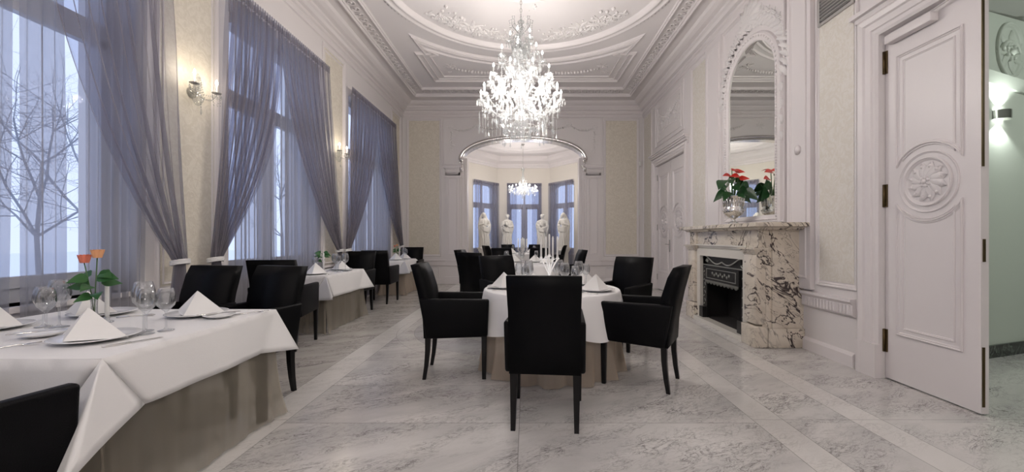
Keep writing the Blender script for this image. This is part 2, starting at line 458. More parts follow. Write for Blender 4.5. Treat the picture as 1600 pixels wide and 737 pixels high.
# back wall with a basket-arched opening
AX0, AX1, ASP, ATOP = -1.76, 1.56, 3.34, 3.93
acx = (AX0+AX1)/2; ahw = (AX1-AX0)/2
def archpts(grow=0, n=36):
    # superellipse-like basket arch from left springing to right springing
    out = []
    for i in range(n+1):
        t = pi-pi*i/n; c, s_ = cos(t), sin(t)
        out.append((acx+(ahw+grow)*(abs(c)**.92)*(1 if c > 0 else -1), ASP+(ATOP-ASP+grow)*(abs(s_)**.95)))
    return out
mb = MB(); th = .42; yb0, yb1 = YB, YB+th
mb.box(XL-.5, AX0, yb0, yb1, 0, ZC); mb.box(AX1, XR+.4, yb0, yb1, 0, ZC)
ap = archpts()
for i in range(len(ap)-1):
    (xa, za), (xb, zb) = ap[i], ap[i+1]
    mb.hexa([(xa, yb0, za), (xb, yb0, zb), (xb, yb1, zb), (xa, yb1, za)], [(xa, yb0, ZC), (xb, yb0, ZC), (xb, yb1, ZC), (xa, yb1, ZC)])
wb = mb.build('wall_back', PLASTER); struct(wb, 'white panelled end wall with a wide arched opening', 'wall')
# silvered arch lining with scroll brackets at its ends
mb = MB()
prof = [(-.075, 0), (-.075, .05), (-.05, .075), (-.01, .075), (.02, .05), (.02, 0)]
mb.sweep(ap, [(-o_, h_) for o_, h_ in prof], onB, closed=False, smooth=True)
inner = [(x, z-.012) for x, z in ap]
mb.sweep(inner, [(0, -.02), (-.02, -.02), (-.02, -.30), (0, -.30)], onB, closed=False)
lin = mb.build('arch_lining', CHROME, wb); lin['label'] = 'silvered arch lining'
mb = MB()
for sx, x0 in ((1, AX0), (-1, AX1)):
    for k in range(5): leaf_rel(mb, onB, x0-sx*.02, 3.02+k*.02, pi/2+sx*(.7-.35*k), .14, .03, .05)
    scroll(mb, onB, x0+.0, 3.33, .06, pi/2, sx, .02); mb.ball((x0, YB-.08, 3.33), .05, 10, 8)
    mb.ball((x0, YB-.07, 3.10), (.05, .05, .08), 8, 6)
mb.build('arch_bracket', CHROME, wb)
# jamb reveals of the opening
mb = MB()
for sx, x0 in ((1, AX0), (-1, AX1)):
    a, b_ = (x0, x0+sx*.13) if sx > 0 else (x0+sx*.13, x0)
    mb.box(a, b_, YB+.12, YB+.42, 0, 3.42)
    a2, b2 = (x0, x0+sx*.07) if sx > 0 else (x0+sx*.07, x0)
    mb.box(a2, b2, YB+.05, YB+.12, 0, 3.42)
mb.build('jamb', PAINT, wb)
# back wall pilasters, panels
for x0, x1 in ((-2.23, -1.76), (1.56, 2.03)):
    mb = MB()
    mb.box(x0+.05, x1-.04, YB-.05, YB, .62, 3.0)
    mb.sweep(rect(x0+.12, x1-.11, .80, 2.86), P_frame(.03, .02), lambda a, b, h: (a, YB-.05-h, b))
    for q, (e, z0, z1) in enumerate(((.02, 2.86, 2.92), (.0, 2.92, 3.10), (.045, 3.10, 3.135), (.075, 3.135, 3.175))):
        mb.box(x0+.05-e*.7, x1-.04+e*.7, YB-.05-e, YB, z0, z1)
    for k in range(9): mb.box(x0+.07+k*.037, x0+.092+k*.037, YB-.062, YB-.04, 2.94, 3.08)
    mb.box(x0+.03, x1-.02, YB-.07, YB, 0, .20); mb.box(x0+.04, x1-.03, YB-.06, YB, .50, .62)
    mb.build('pilaster', PAINT, wb)
mb = MB()
for a0, a1 in ((-3.24, -2.30), (2.08, 3.03)):
    mb.sweep(rect(a0, a1, .74, 4.46), P_frame(.065, .03), onB)
    mb.sweep(rect(a0+.06, a1-.06, .12, .46), P_frame(.03, .015), onB)
mb.sweep([(-2.24, 3.22), (-1.80, 3.22)]+[(x, z) for x, z in archpts(.10)][1:-1]+[(1.60, 3.22), (2.02, 3.22), (2.02, 4.46), (-2.24, 4.46)], [(-a, b) for a, b in P_frame(.045, .022)][::1], onB)
mb.build('panel_moulding', PAINT, wb)
mb = MB()
for a0, a1 in ((-3.24, -2.30), (2.08, 3.03)):
    mb.box(a0+.06, a1-.06, YB-.008, YB, .80, 4.40)
wp = mb.build('wallpaper', CREAM, wb); wp['label'] = 'cream damask wallpaper'
mb = MB()
for sx in (-1, 1):
    garland(mb, onB2, acx+sx*1.95, 4.22, acx+sx*1.25, 4.30, .12, .03)
    garland(mb, onB2, acx+sx*1.25, 4.30, acx+sx*.45, 4.30, .12, .03)
    cluster(mb, onB2, acx+sx*1.25, 4.30, .12); cluster(mb, onB2, acx+sx*1.95, 4.22, .11)
    for k in range(9): mb.ball(onB(acx+sx*1.93+.012*sin(k*2), 4.1-k*.07, .01), .028-.0015*k, 6, 4)
    for k in range(4): leaf_rel(mb, onB, acx+sx*1.93, 4.05-k*.14, -pi/2+(-1)**k*.9, .11, .03)
cluster(mb, onB, acx, 4.28, .16)
mb.build('garland_relief', RELIEF, wb)

# dado rail with flutes + baseboards
RAILP = [(0, .66), (.055, .655), (.06, .63), (.045, .615), (.035, .60), (.035, .50), (.02, .485), (0, .48)]
def rail_run(mb, pts):         # pts in plan, wall on the right of travel => offset to the left is into the room
    mb.sweep(pts, RAILP, lambda a, b, h: (a, b, h), closed=False)
    mb.sweep(pts, [(0, 0), (.025, 0), (.025, .105), (.016, .125), (.012, .135), (0, .138)], lambda a, b, h: (a, b, h), closed=False)
def flutes(mb, p, q, nrm, step=.045):
    p, q = Vector(p), Vector(q); d = (q-p); L = d.length; d.normalize(); n = int(L/step)
    for i in range(n):
        c = p+d*((i+.5)*L/n)
        a = c-d*step*.32; b = c+d*step*.32; w = Vector(nrm)
        mb.hexa([(a.x+w.x*.03, a.y+w.y*.03, .51), (b.x+w.x*.03, b.y+w.y*.03, .51), (b.x+w.x*.048, b.y+w.y*.048, .51), (a.x+w.x*.048, a.y+w.y*.048, .51)],
                [(a.x+w.x*.03, a.y+w.y*.03, .595), (b.x+w.x*.03, b.y+w.y*.03, .595), (b.x+w.x*.048, b.y+w.y*.048, .595), (a.x+w.x*.048, a.y+w.y*.048, .595)])
mb = MB()
rail_run(mb, [(-1.76, YB), (-3.35, YB)]); flutes(mb, (-1.80, YB), (-3.33, YB), (0, -1))
mb.build('dado_rail', PAINT, wb)
mb = MB()
rail_run(mb, [(3.15, YB), (1.56, YB)]); flutes(mb, (3.12, YB), (1.60, YB), (0, -1)); mb.build('dado_rail', PAINT, wb)
mb = MB()
rail_run(mb, [(XR, 3.90), (XR, 4.62)]); flutes(mb, (XR, 3.92), (XR, 4.60), (-1, 0))
rail_run(mb, [(XR, 6.60), (XR, 7.93)]); flutes(mb, (XR, 6.62), (XR, 7.90), (-1, 0)); mb.build('dado_rail', PAINT, wr)
mb = MB()
mb.sweep([(XR, 3.905), (XR, 4.62)], [(0, 0), (.030, 0), (.030, .11), (.018, .13), (0, .14)], lambda a, b, h: (a, b, h), closed=False)
struct(mb.build('baseboard_right', PAINT))

# cornice round the room
mb = MB()
CP = [(0, 4.50), (.025, 4.51), (.035, 4.545), (.02, 4.57), (.02, 4.60), (.05, 4.615), (.06, 4.64), (.05, 4.66), (.10, 4.675), (.13, 4.71), (.16, 4.73), (.17, 4.76), (.24, 4.775), (.30, 4.81), (.33, 4.85)]
mb.sweep([(XL, YF), (XR, YF), (XR, YB), (XL, YB)], CP, lambda a, b, h: (a, b, h))
for k in range(24):          # little grouped flutes in the frieze of the end wall
    x0 = XL+.35+k*.26
    for j in range(3): mb.box(x0+j*.03, x0+j*.03+.016, YB-.035, YB, 4.565, 4.612)
struct(mb.build('trim_1', PAINT), 'stepped plaster cornice', 'cornice')
# ceiling band of guilloche between two ridges
mb = MB()
rin = rect(-2.54, 2.34, 1.5, 9.80); rout = rect(-2.82, 2.62, 1.22, 10.25)
mb.sweep(rin, P_frame(.05, .035), onC); mb.sweep(rout, P_frame(.06, .045), onC)
def guill(p, q, w):
    p, q = Vector(p), Vector(q); L = (q-p).length; n = int(L/.16); d = (q-p)/n; nn = Vector((-d.y, d.x)).normalized()
    for i in range(n):
        c = p+d*(i+.5)
        pts = [onC(c.x+cos(t)*.055*d.normalized().x+sin(t)*w*nn.x, c.y+cos(t)*.055*d.normalized().y+sin(t)*w*nn.y, .008) for t in [2*pi*k/10 for k in range(10)]]
        mb.tube(pts, .010, 4, closed=True); mb.ball(onC(c.x, c.y, .006), .018, 6, 4)
guill((2.49, 1.6), (2.49, 9.9), .06); guill((-2.69, 1.6), (-2.69, 9.9), .06); guill((-2.6, 10.03), (2.4, 10.03), .10)
struct(mb.build('trim_2', PAINT), 'ceiling border with guilloche ornament', 'moulding')
# the big ring
RCX, RCY, RR = 0.0, 5.65, 2.10
mb = MB(); ring = [(RCX+RR*cos(2*pi*i/96), RCY+RR*sin(2*pi*i/96)) for i in range(96)]
mb.sweep(ring, [(-.09, 0), (-.09, .03), (-.06, .05), (-.03, .045), (-.01, .02), (.02, .03), (.05, .055), (.09, .05), (.10, .02), (.12, 0)], onC, smooth=True)
for i in range(170):
    t = 2*pi*i/170; mb.ball(onC(RCX+(RR+.12)*cos(t), RCY+(RR+.12)*sin(t), .008), (.03, .03, .022), 5, 4)
mb.sweep([(RCX+.55*cos(2*pi*i/48), RCY+.55*sin(2*pi*i/48)) for i in range(48)], P_frame(.05, .03), onC, smooth=True)
for k in range(12): leaf_rel(mb, onC, RCX, RCY, 2*pi*k/12, .5, .10, .05)
struct(mb.build('trim_3', PAINT), 'round ceiling moulding', 'moulding')
mb = MB()
for ang in (55, 125, 235, 305):
    for k in range(7):
        a = R(ang+(k-3)*6.2); rr = 1.68+.05*cos(k*pi); sz = .27-.036*abs(k-3)
        cluster(mb, onC, RCX+rr*cos(a), RCY+rr*sin(a), sz, 1 if k % 2 else -1)
    for k in range(26):
        a = R(ang+(k-12.5)*2.1); leaf_rel(mb, onC, RCX+1.85*cos(a), RCY+1.85*sin(a), a+pi+(.7 if k % 2 else -.7), .16, .035, .03)
        mb.ball(onC(RCX+(1.55+.12*sin(k*1.7))*cos(a), RCY+(1.55+.12*sin(k*1.7))*sin(a), .01), random.uniform(.015, .035), 6, 4)
for sgn in (0, pi):
    for k in range(16): mb.ball(onC(RCX+.06*sin(k)+(.1+k*.06)*cos(pi/2+.45+sgn), RCY+(.1+k*.06)*sin(pi/2+.45+sgn)+.9, .006), .014, 5, 4)
rel = mb.build('ceiling_foliage_relief', RELIEF); rel['kind'] = 'structure'
# spandrel panels
def spandrel(sg):
    mb = MB()
    def outline(e):
        r_ = 2.62+e; pts = []
        a0 = 39+e*30; pts += [(RCX+r_*cos(R(a)), RCY+sg*r_*sin(R(a))) for a in [a0+(180-2*a0)*i/30 for i in range(31)]]
        yb = RCY+sg*(3.66-e)
        yn = RCY+sg*(2.30+e*.3)
        return pts+[(-1.97+e, yn), (-2.14+e, yn+sg*e*.3), (-2.08+e, yb), (2.06-e, yb), (2.10-e, yn+sg*e*.3), (1.93-e, yn)]
    mb.sweep(outline(0), P_frame(.05, .03) if sg > 0 else [(-a, b) for a, b in P_frame(.05, .03)], onC)
    mb.sweep(outline(.10), P_frame(.03, .018) if sg > 0 else [(-a, b) for a, b in P_frame(.03, .018)], onC)
    mb.sweep(outline(.24), P_frame(.03, .02) if sg > 0 else [(-a, b) for a, b in P_frame(.03, .02)], onC)
    for s2 in (-1, 1):
        garland(mb, lambda a, b, h: onC(a, b, h), s2*1.65, RCY+sg*2.95, s2*.3, RCY+sg*3.15, .14*sg*-1, .035, 20)
        cluster(mb, onC, s2*1.60, RCY+sg*2.9, .17); cluster(mb, onC, s2*1.7, RCY+sg*3.2, .11); cluster(mb, onC, s2*.95, RCY+sg*3.2, .10)
    cluster(mb, onC, 0, RCY+sg*3.15, .16)
    return mb
for i, sg in enumerate((1, -1)): struct(spandrel(sg).build('trim_%d' % (4+i), PAINT), 'ceiling spandrel panel with garland', 'moulding')

# left wall strips of damask between windows, mouldings
mb = MB(); mp = MB()
for a0, a1 in ((.85, 1.25), (3.72, 4.36), (6.72, 7.44), (10.10, 10.75)):
    mb.box(XL, XL+.006, a0, a1, .80, 4.40)
    mp.sweep(rect(a0-.05, a1+.05, .74, 4.46), [(0, 0), (0, .02), (.015, .03), (.035, .018), (.05, 0)], onL)
    mp.sweep(rect(a0+.02, a1-.02, .82, 4.36), P_frame(.02, .012), lambda a, b, h: (XL+.006+h, a, b))
w_ = mb.build('wallpaper', CREAM, wl); w_['label'] = 'cream damask wallpaper'
mp.sweep([(3.6, 4.30), (4.47, 4.30)], P_frame(.03, .01), onL, closed=False)
mp.build('panel_moulding', PAINT, wl)

# ================================================================== WINDOWS of the left wall
def window(name, to3, a0, a1, b0, b1, tr, label, fr=WINFRAME, depth=-.22):
    mb = MB(); D = depth
    def bar(p, q, r_, t_, d0=-.03, d1=.03):
        mb.hexa([to3(p, r_, D+d0), to3(q, r_, D+d0), to3(q, t_, D+d0), to3(p, t_, D+d0)], [to3(p, r_, D+d1), to3(q, r_, D+d1), to3(q, t_, D+d1), to3(p, t_, D+d1)])
    f = .07; m_ = (a0+a1)/2
    bar(a0, a0+f, b0, b1); bar(a1-f, a1, b0, b1); bar(a0, a1, b0, b0+f+.03); bar(a0, a1, b1-f, b1)
    bar(a0, a1, tr-.06, tr+.06, -.045, .045); bar(m_-.06, m_+.06, b0, tr, -.04, .05); bar(m_-.03, m_+.03, tr, b1)
    for p, q in ((a0+f, m_-.06), (m_+.06, a1-f)):
        bar(p, p+.055, b0+.1, tr-.06, -.02, .045); bar(q-.055, q, b0+.1, tr-.06, -.02, .045)
        bar(p, q, b0+.1, b0+.18, -.02, .045); bar(p, q, tr-.13, tr-.06, -.02, .045)
    # arched head: corner infill pieces
    n = 12; rise = .36; hw = (a1-a0)/2
    for i in range(n):
        x0, x1 = a0+(a1-a0)*i/n, a0+(a1-a0)*(i+1)/n
        z0 = b1-rise+rise*sqrt(max(0, 1-((x0-m_)/hw)**2)); z1 = b1-rise+rise*sqrt(max(0, 1-((x1-m_)/hw)**2))
        mb.hexa([to3(x0, z0, D-.03), to3(x1, z1, D-.03), to3(x1, b1, D-.03), to3(x0, b1, D-.03)], [to3(x0, z0, D+.05), to3(x1, z1, D+.05), to3(x1, b1, D+.05), to3(x0, b1, D+.05)])
    w = empty(name); struct(w, label, 'window')
    mb.build('window_frame', fr, w)
    g = MB(); g.hexa([to3(a0+f, b0+.1, D-.004), to3(a1-f, b0+.1, D-.004), to3(a1-f, b1-f, D-.004), to3(a0+f, b1-f, D-.004)], [to3(a0+f, b0+.1, D+.004), to3(a1-f, b0+.1, D+.004), to3(a1-f, b1-f, D+.004), to3(a0+f, b1-f, D+.004)])
    g.build('glass_pane', PANE, w)
    s_ = MB(); s_.hexa([to3(a0-.06, b0-.04, -.20), to3(a1+.06, b0-.04, -.20), to3(a1+.06, b0, -.20), to3(a0-.06, b0, -.20)], [to3(a0-.06, b0-.04, .035), to3(a1+.06, b0-.04, .035), to3(a1+.06, b0, .035), to3(a0-.06, b0, .035)])
    s_.build('window_sill', PAINT, w)
    h = MB(); h.tube([to3(m_, 1.75, D+.05), to3(m_, 1.75, D+.10), to3(m_, 1.62, D+.10)], .012, 8); h.build('window_handle', GREY, w)
    return w
for i, (a, b) in enumerate(WINS):
    window('window_%d' % (i+1), onL, a, b, WZ0, WZ1, 2.95, ['window behind the camera end of the wall', 'tall window nearest the camera, behind the large square table', 'middle tall window behind the chairs', 'farthest tall window on the left wall'][i])

# ================================================================== CURTAINS
def drape(Y_out, Y_in, Y_tie, z_tie=1.02, ztop=4.0, X=-3.205, parent=None, name='drape', npl=17, floor_spread=.5, seed=0, to3=None, amp=.028, wtie=.10, mirror=1):
    """tied-back sheer: pleated along the top from Y_out to Y_in, gathered at Y_tie"""
    rnd = random.Random(seed); ph = [rnd.uniform(0, 6.28) for _ in range(4)]
    to3 = to3 or (lambda a, b, h: (X+h, a, b))
    sg = 1 if Y_in > Y_out else -1
    mb = MB()
    def P(u, v):
        z = ztop+(z_tie-ztop)*v
        yt = Y_out+(Y_in-Y_out)*u
        target = Y_tie+sg*(u-.35)*wtie*1.0
        e = (v**(1.25+.75*u))*(.15*v+.85) if u > 0 else v**1.25
        y = yt+(target-yt)*e
        w = npl*2*pi*u + .9*sin(2.2*v*3+ph[0])*.6
        a_ = amp*(.45+.55*min(1, v*3))*(1-.25*v)
        h = a_*sin(w)+a_*.5*sin(w*.43+ph[1]+2*v)
        h += .05*sin(pi*v)*u*.6
        return to3(y+.012*sin(w*.5+ph[2]), z, h+.012)
    mb.grid(P, npl*7, 30)
    def Q(u, v):               # below the tie, falling to the floor
        z = z_tie*(1-v)+.02*v
        y = Y_tie+sg*(u-.35)*wtie*(1+1.9*v)
        w = npl*2*pi*u
        h = (amp*.75+.02*v)*sin(w)*(.8+.2*v)
        return to3(y, z, h+.012)
    mb.grid(Q, npl*6, 10)
    return mb.build(name, DRAPE, parent)
def header(a0, a1, z, parent, to3, m=None):
    mb = MB(); n = int((a1-a0)/.045)
    def P(u, v): return to3(a0+(a1-a0)*u, z+.03-.11*v, .022+.014*sin(u*n*2*pi)*(1-.1*v))
    mb.grid(P, n*6, 2)
    return mb.build('heading_tape', m or DRAPE, parent)
def tieback(y, z, parent, to3):
    pts = [to3(y+.085*cos(t), z+.012*sin(t), .015+.055*sin(t)) for t in [2*pi*k/20 for k in range(20)]]
    mb = MB()
    for dz in (-.015, 0, .015): mb.tube([(p[0], p[1], p[2]+dz) for p in pts], .009, 6, closed=True)
    return mb.build('tieback', LINEN, parent)
def voile(segs, z0, z1, X, parent, to3, seed=3):
    for k, (a0, a1) in enumerate(segs):
        mb = MB(); n = max(3, int((a1-a0)/.075)); rnd = random.Random(seed+k); p1 = rnd.uniform(0, 6)
        def P(u, v):
            w = u*n*2*pi
            return to3(a0+(a1-a0)*u+.02*sin(3*v+p1)*u, z1+(z0-z1)*v, X+.022*sin(w+.5*sin(2*v))+.010*sin(w*.37+p1))
        mb.grid(P, n*7, 8); mb.build('voile', VOILE, parent)
toC = lambda a, b, h: (-3.235+h, a, b)
def curtain_set(label, outL, outR, mid, tieL, tieR, segs, seed, npl=17, amp=.028):
    c = empty('curtain', (0, 0, 0), 0, label, 'curtain')
    drape(outL, mid+.03, tieL, parent=c, to3=toC, seed=seed, npl=npl, amp=amp)
    drape(outR, mid-.03, tieR, parent=c, to3=lambda a, b, h: (-3.225+h, a, b), seed=seed+1, npl=npl, amp=amp)
    header(min(outL, outR), max(outL, outR), 4.0, c, toC)
    tieback(tieL, 1.02, c, toC); tieback(tieR, 1.02, c, toC)
    voile(segs, .06, 3.96, 0, c, lambda a, b, h: (-3.30+h, a, b), seed)
    t = MB(); t.tube([(-3.29, min(outL, outR), 4.03), (-3.29, max(outL, outR), 4.03)], .012, 8); t.build('curtain_track', PAINT, c)
    return c
curtain_set('sheer mauve curtain at the nearest window, tied back on its far side', 1.30, 3.66, 2.64, 1.15, 3.79, [(1.5, 2.585), (2.65, 2.896), (3.033, 3.52)], 1, 9, .030)
curtain_set('sheer mauve curtain at the middle window, behind the chairs', 4.40, 6.66, 5.35, 4.22, 7.02, [(4.60, 5.36), (5.46, 6.52)], 5)
curtain_set('sheer mauve curtain at the farthest window of the left wall', 7.50, 10.04, 8.72, 7.34, 10.50, [(7.66, 8.68), (8.80, 9.88)], 9)

# ================================================================== OUTSIDE
o = MB().box(-60, -3.9, -30, 60, -1.0, -.6).build('ground', SNOW); struct(o, 'snowy garden outside the windows', 'ground')
def tree(loc, h, label, seed):
    rnd = random.Random(seed); tr = empty('bare_tree', loc, 0, label, 'tree', 'bare winter trees outside the windows')
    tb, bb = MB(), MB()
    def br(p, d, L, r, lev):
        pts = [p]; q = p
        for i in range(4):
            d = (d+Vector((rnd.uniform(-1, 1), rnd.uniform(-1, 1), rnd.uniform(-.3, .7)))*.13).normalized(); q = q+d*L/4; pts.append(q)
        (tb if lev == 0 else bb).tube(pts, [r*(1-.12*i) for i in range(5)], 6 if lev < 2 else 4, caps=False)
        if lev >= 5: return
        for k in range((7, 5, 4, 3, 2)[lev]):
            i = rnd.choice((1, 2, 3, 4)) if lev else rnd.choice((2, 3, 4, 3, 4)); ax = d.orthogonal().normalized(); ax.rotate(Matrix.Rotation(rnd.uniform(0, 2*pi), 3, d))
            nd = (d*.65+ax*rnd.uniform(.5, .9)).normalized(); br(pts[i], nd, L*rnd.uniform(.5, .72), r*(.45 if lev else .5), lev+1)
    br(Vector((0, 0, 0)), Vector((0, 0, 1)), h*.42, h*.0065, 0)
    tb.build('trunk', BARK, tr); bb.build('branches', BARK, tr)
tree((-11.5, 9.6, -.6), 9, 'bare winter tree seen through the gap in the nearest curtain', 1)
tree((-18.5, 16.8, -.6), 12, 'bare tall winter tree farther off beyond the nearest window', 2)
tree((-11.6, 19.5, -.6), 9, 'bare winter tree beyond the middle window', 3)
tree((-13.0, 7.9, -.6), 8, 'bare winter tree at the left edge, outside the nearest window', 4)
tree((-10.5, 27, -.6), 12, 'bare winter tree beyond the farthest window', 6)
bl = empty('terrace_balustrade', (-5.6, 0, -.6), 0, 'snow-capped stone balustrade outside the windows', 'balustrade')
mb = MB(); mb.box(-.12, .12, 0, 13, 0, .15); mb.box(-.10, .10, 0, 13, 1.02, 1.16); mb.build('rail', PLASTER, bl)
mb = MB(); mb.rbox(-.15, .15, 0, 13, 1.16, 1.24, .03, 2); mb.build('snow_cap', SNOW, bl)
mb = MB()
for k in range(46): mb.lathe([(.05, .15), (.09, .3), (.05, .6), (.04, .8), (.07, 1.02)], 8, (0, .15+k*.28, 0))
mb.build('balusters', PLASTER, bl)

# ================================================================== RIGHT WALL DETAIL
mp = MB(); mw = MB(); mr = MB()
# corner strip beside the far door
mw.box(XR-.006, XR, 10.30, 10.92, .74, 4.42); mp.sweep(rect(10.25, 10.97, .70, 4.46), P_frame(.04, .02), onR)
# narrow damask field between far door and mirror
mw.box(XR-.006, XR, 7.18, 7.72, .80, 4.40); mp.sweep(rect(7.12, 7.78, .74, 4.46), P_frame(.055, .025), onR)
mp.sweep(rect(7.16, 7.74, .25, .42), P_frame(.02, .012), onR)
# damask field beside the near door, with dado panel
mw.box(XR-.006, XR, 3.92, 4.38, .80, 4.40); mp.sweep(rect(3.86, 4.42, .74, 4.46), P_frame(.05, .025), onR)
# pilaster strips
mp.box(XR-.05, XR, 4.46, 4.86, .68, 4.5); mp.sweep(rect(4.52, 4.80, .80, 4.40), P_frame(.03, .015), lambda a, b, h: (XR-.05-h, a, b))
mp.box(XR-.05, XR, 6.50, 7.08, .68, 4.5); mp.sweep(rect(6.57, 7.01, .80, 4.40), P_frame(.03, .015), lambda a, b, h: (XR-.05-h, a, b))
# over-door panels
mp.sweep(rect(8.15, 9.95, 3.42, 4.44), P_frame(.04, .02), onR); mp.sweep(rect(8.30, 9.80, 3.52, 4.34), P_frame(.025, .015), onR)
onR2 = lambda a, b, h: (XR-h*2, a, b)
cluster(mr, onR2, 9.05, 3.95, .24); cluster(mr, onR2, 8.65, 3.9, .15); cluster(mr, onR2, 9.45, 3.9, .15)
garland(mr, onR, 8.4, 4.2, 9.7, 4.2, .22, .03, 26); garland(mr, onR, 8.45, 3.7, 9.65, 3.7, -.05, .02, 20)
for yy in (8.42, 9.68):
    for k in range(6): leaf_rel(mr, onR, yy, 4.2-k*.1, -pi/2+(-1)**k*.8, .1, .03)
mp.sweep(rect(2.0, 3.72, 3.42, 4.44), P_frame(.04, .02), onR)
# casings of both doors
def casing(mb, a0, a1, zt, w):
    path = [(a1, 0), (a1, zt), (a0, zt), (a0, 0)]
    # offset to the right of travel is outward here
    pr = [(0, 0), (0, .018), (-w*.12, .03), (-w*.3, .022), (-w*.34, .034), (-w*.62, .034), (-w*.68, .05), (-w*.88, .06), (-w, .045), (-w, 0)]
    mb.sweep(path, [(-o_, h_) for o_, h_ in pr] if False else pr, onR, closed=False)
casing(mp, 2.08, 3.631, 3.051, .20); casing(mp, 8.119, 9.961, 2.981, .16)
mp.box(XR-.055, XR, 3.625, 3.84, 0, .30); mp.box(XR-.055, XR, 9.95, 10.13, 0, .28); mp.box(XR-.055, XR, 7.95, 8.13, 0, .28)
# far door entablature
for e, z0, z1 in ((.03, 3.10, 3.16), (.06, 3.16, 3.20), (.09, 3.20, 3.235), (.12, 3.235, 3.26)): mp.box(XR-e, XR, 7.93-e*.5, 10.15+e*.5, z0, z1)
for e, z0, z1 in ((.05, 3.25, 3.29), (.09, 3.29, 3.33)): mp.box(XR-e, XR, 1.85, 3.83+e*.5, z0, z1)
mp.build('panel_moulding', PAINT, wr)
o = mw.build('wallpaper', CREAMR, wr); o['label'] = 'pale cream damask wallpaper'
# overmantel relief panel around the mirror
mp = MB()
mp.box(XR-.03, XR, 4.90, 6.47, 1.42, 4.48)
mp.sweep(rect(4.90, 6.47, 1.44, 4.46), P_frame(.035, .03), lambda a, b, h: (XR-.03-h, a, b))
mp.build('overmantel_panel', PAINT, wr)
onM = lambda a, b, h: (XR-.03-h*2.1, a, b)
mc = 5.675
for sx in (-1, 1):
    for k in range(9):
        t = R(90+sx*(8+k*11)); cluster(mr, onM, mc+.78*cos(t)*1.0, 3.42+.80*sin(t)+.05, .13-.006*k, sx)
    for k in range(14):
        t = R(90+sx*k*7.5); leaf_rel(mr, onM, mc+.72*cos(t), 3.42+.70*sin(t), t+sx*.6, .17, .035, .04)
    for k in range(10): leaf_rel(mr, onM, mc+sx*.70, 3.35-k*.10, -pi/2+sx*(.3*(-1)**k), .11, .022, .025)
cluster(mr, onM, mc, 4.27, .22)
for k in range(9): leaf_rel(mr, onM, mc, 4.22, R(-10+k*25), .3, .05, .06)
mr.build('stucco_relief', RELIEF, wr)
# small details of the wall
o = MB().lathe([(.0, 0), (.05, 0), (.055, .01), (.03, .018), (.018, .03), (0, .032)], 16); k_ = o.build('wall_rosette', PAINT); k_.rotation_euler = (0, -pi/2, 0); k_.location = (XR-.05, 4.66, 2.25)
tag(k_, 'small round white plaster rosette on the pilaster right of the mirror', 'wall rosette')
# air grille high beside the near door
g = empty('air_grille', (XR, 4.14, 0), 0, 'grey louvred air grille high on the wall above the damask panel', 'air vent')
mb = MB(); mb.sweep(rect(-.24, .24, 3.50, 4.25), [(0, 0), (0, .02), (.03, .02), (.03, .0)], lambda a, b, h: (-h-.006, a, b)); mb.build('frame', GREY, g)
mb = MB()
for k in range(20): z = 3.55+k*.034; mb.hexa([(-.008, -.21, z), (-.008, .21, z), (-.008, .21, z+.006), (-.008, -.21, z+.006)], [(-.026, -.21, z+.014), (-.026, .21, z+.014), (-.026, .21, z+.02), (-.026, -.21, z+.02)])
mb.build('louvre', GREY, g)
o = MB().box(-.008, -.0065, -.21, .21, 3.53, 4.22).build('backing', IRON, g)

# ================================================================== MIRROR (arched, beaded frame)
m = empty('wall_mirror', (XR-.03, mc, 1.44), 0, 'tall arched mirror in beaded white frame above the fireplace', 'mirror')
MH, MSP, MW = 2.50, 1.93, .60
def mirror_outline(g=0):
    p = [(MW+g, .09-g), (MW+g, MSP)]
    p += [( (MW+g)*cos(R(t)), MSP+(MH-MSP+g)*sin(R(t)) ) for t in range(6, 175, 6)]
    p += [(-MW-g, MSP), (-MW-g, .09-g)]
    return p
MIR = simple('mirror_silvering', (.93, .96, .92), .015, 1)
mb = MB(); pts = mirror_outline(); mb.add([(-.012, a, b) for a, b in pts]+[(-.002, a, b) for a, b in pts], [tuple(range(len(pts))), tuple(range(len(pts), 2*len(pts)))[::-1]]+[(i, (i+1) % len(pts), len(pts)+(i+1) % len(pts), len(pts)+i) for i in range(len(pts))])
mb.build('glass', MIR, m)
mb = MB(); mb.sweep(mirror_outline(), [(.012, 0), (.012, .022), (0, .034), (-.03, .045), (-.055, .04), (-.075, .05), (-.10, .03), (-.11, 0)], lambda a, b, h: (-h, a, b))
pl = mirror_outline(.045); L = 0
for i in range(len(pl)):
    p, q = Vector(pl[i]), Vector(pl[(i+1) % len(pl)]); d = q-p; n_ = max(1, int(d.length/.036))
    for k in range(n_): c = p+d*k/n_; mb.ball((-.045, c.x, c.y), .015, 6, 4)
mb.build('frame', PAINT, m)

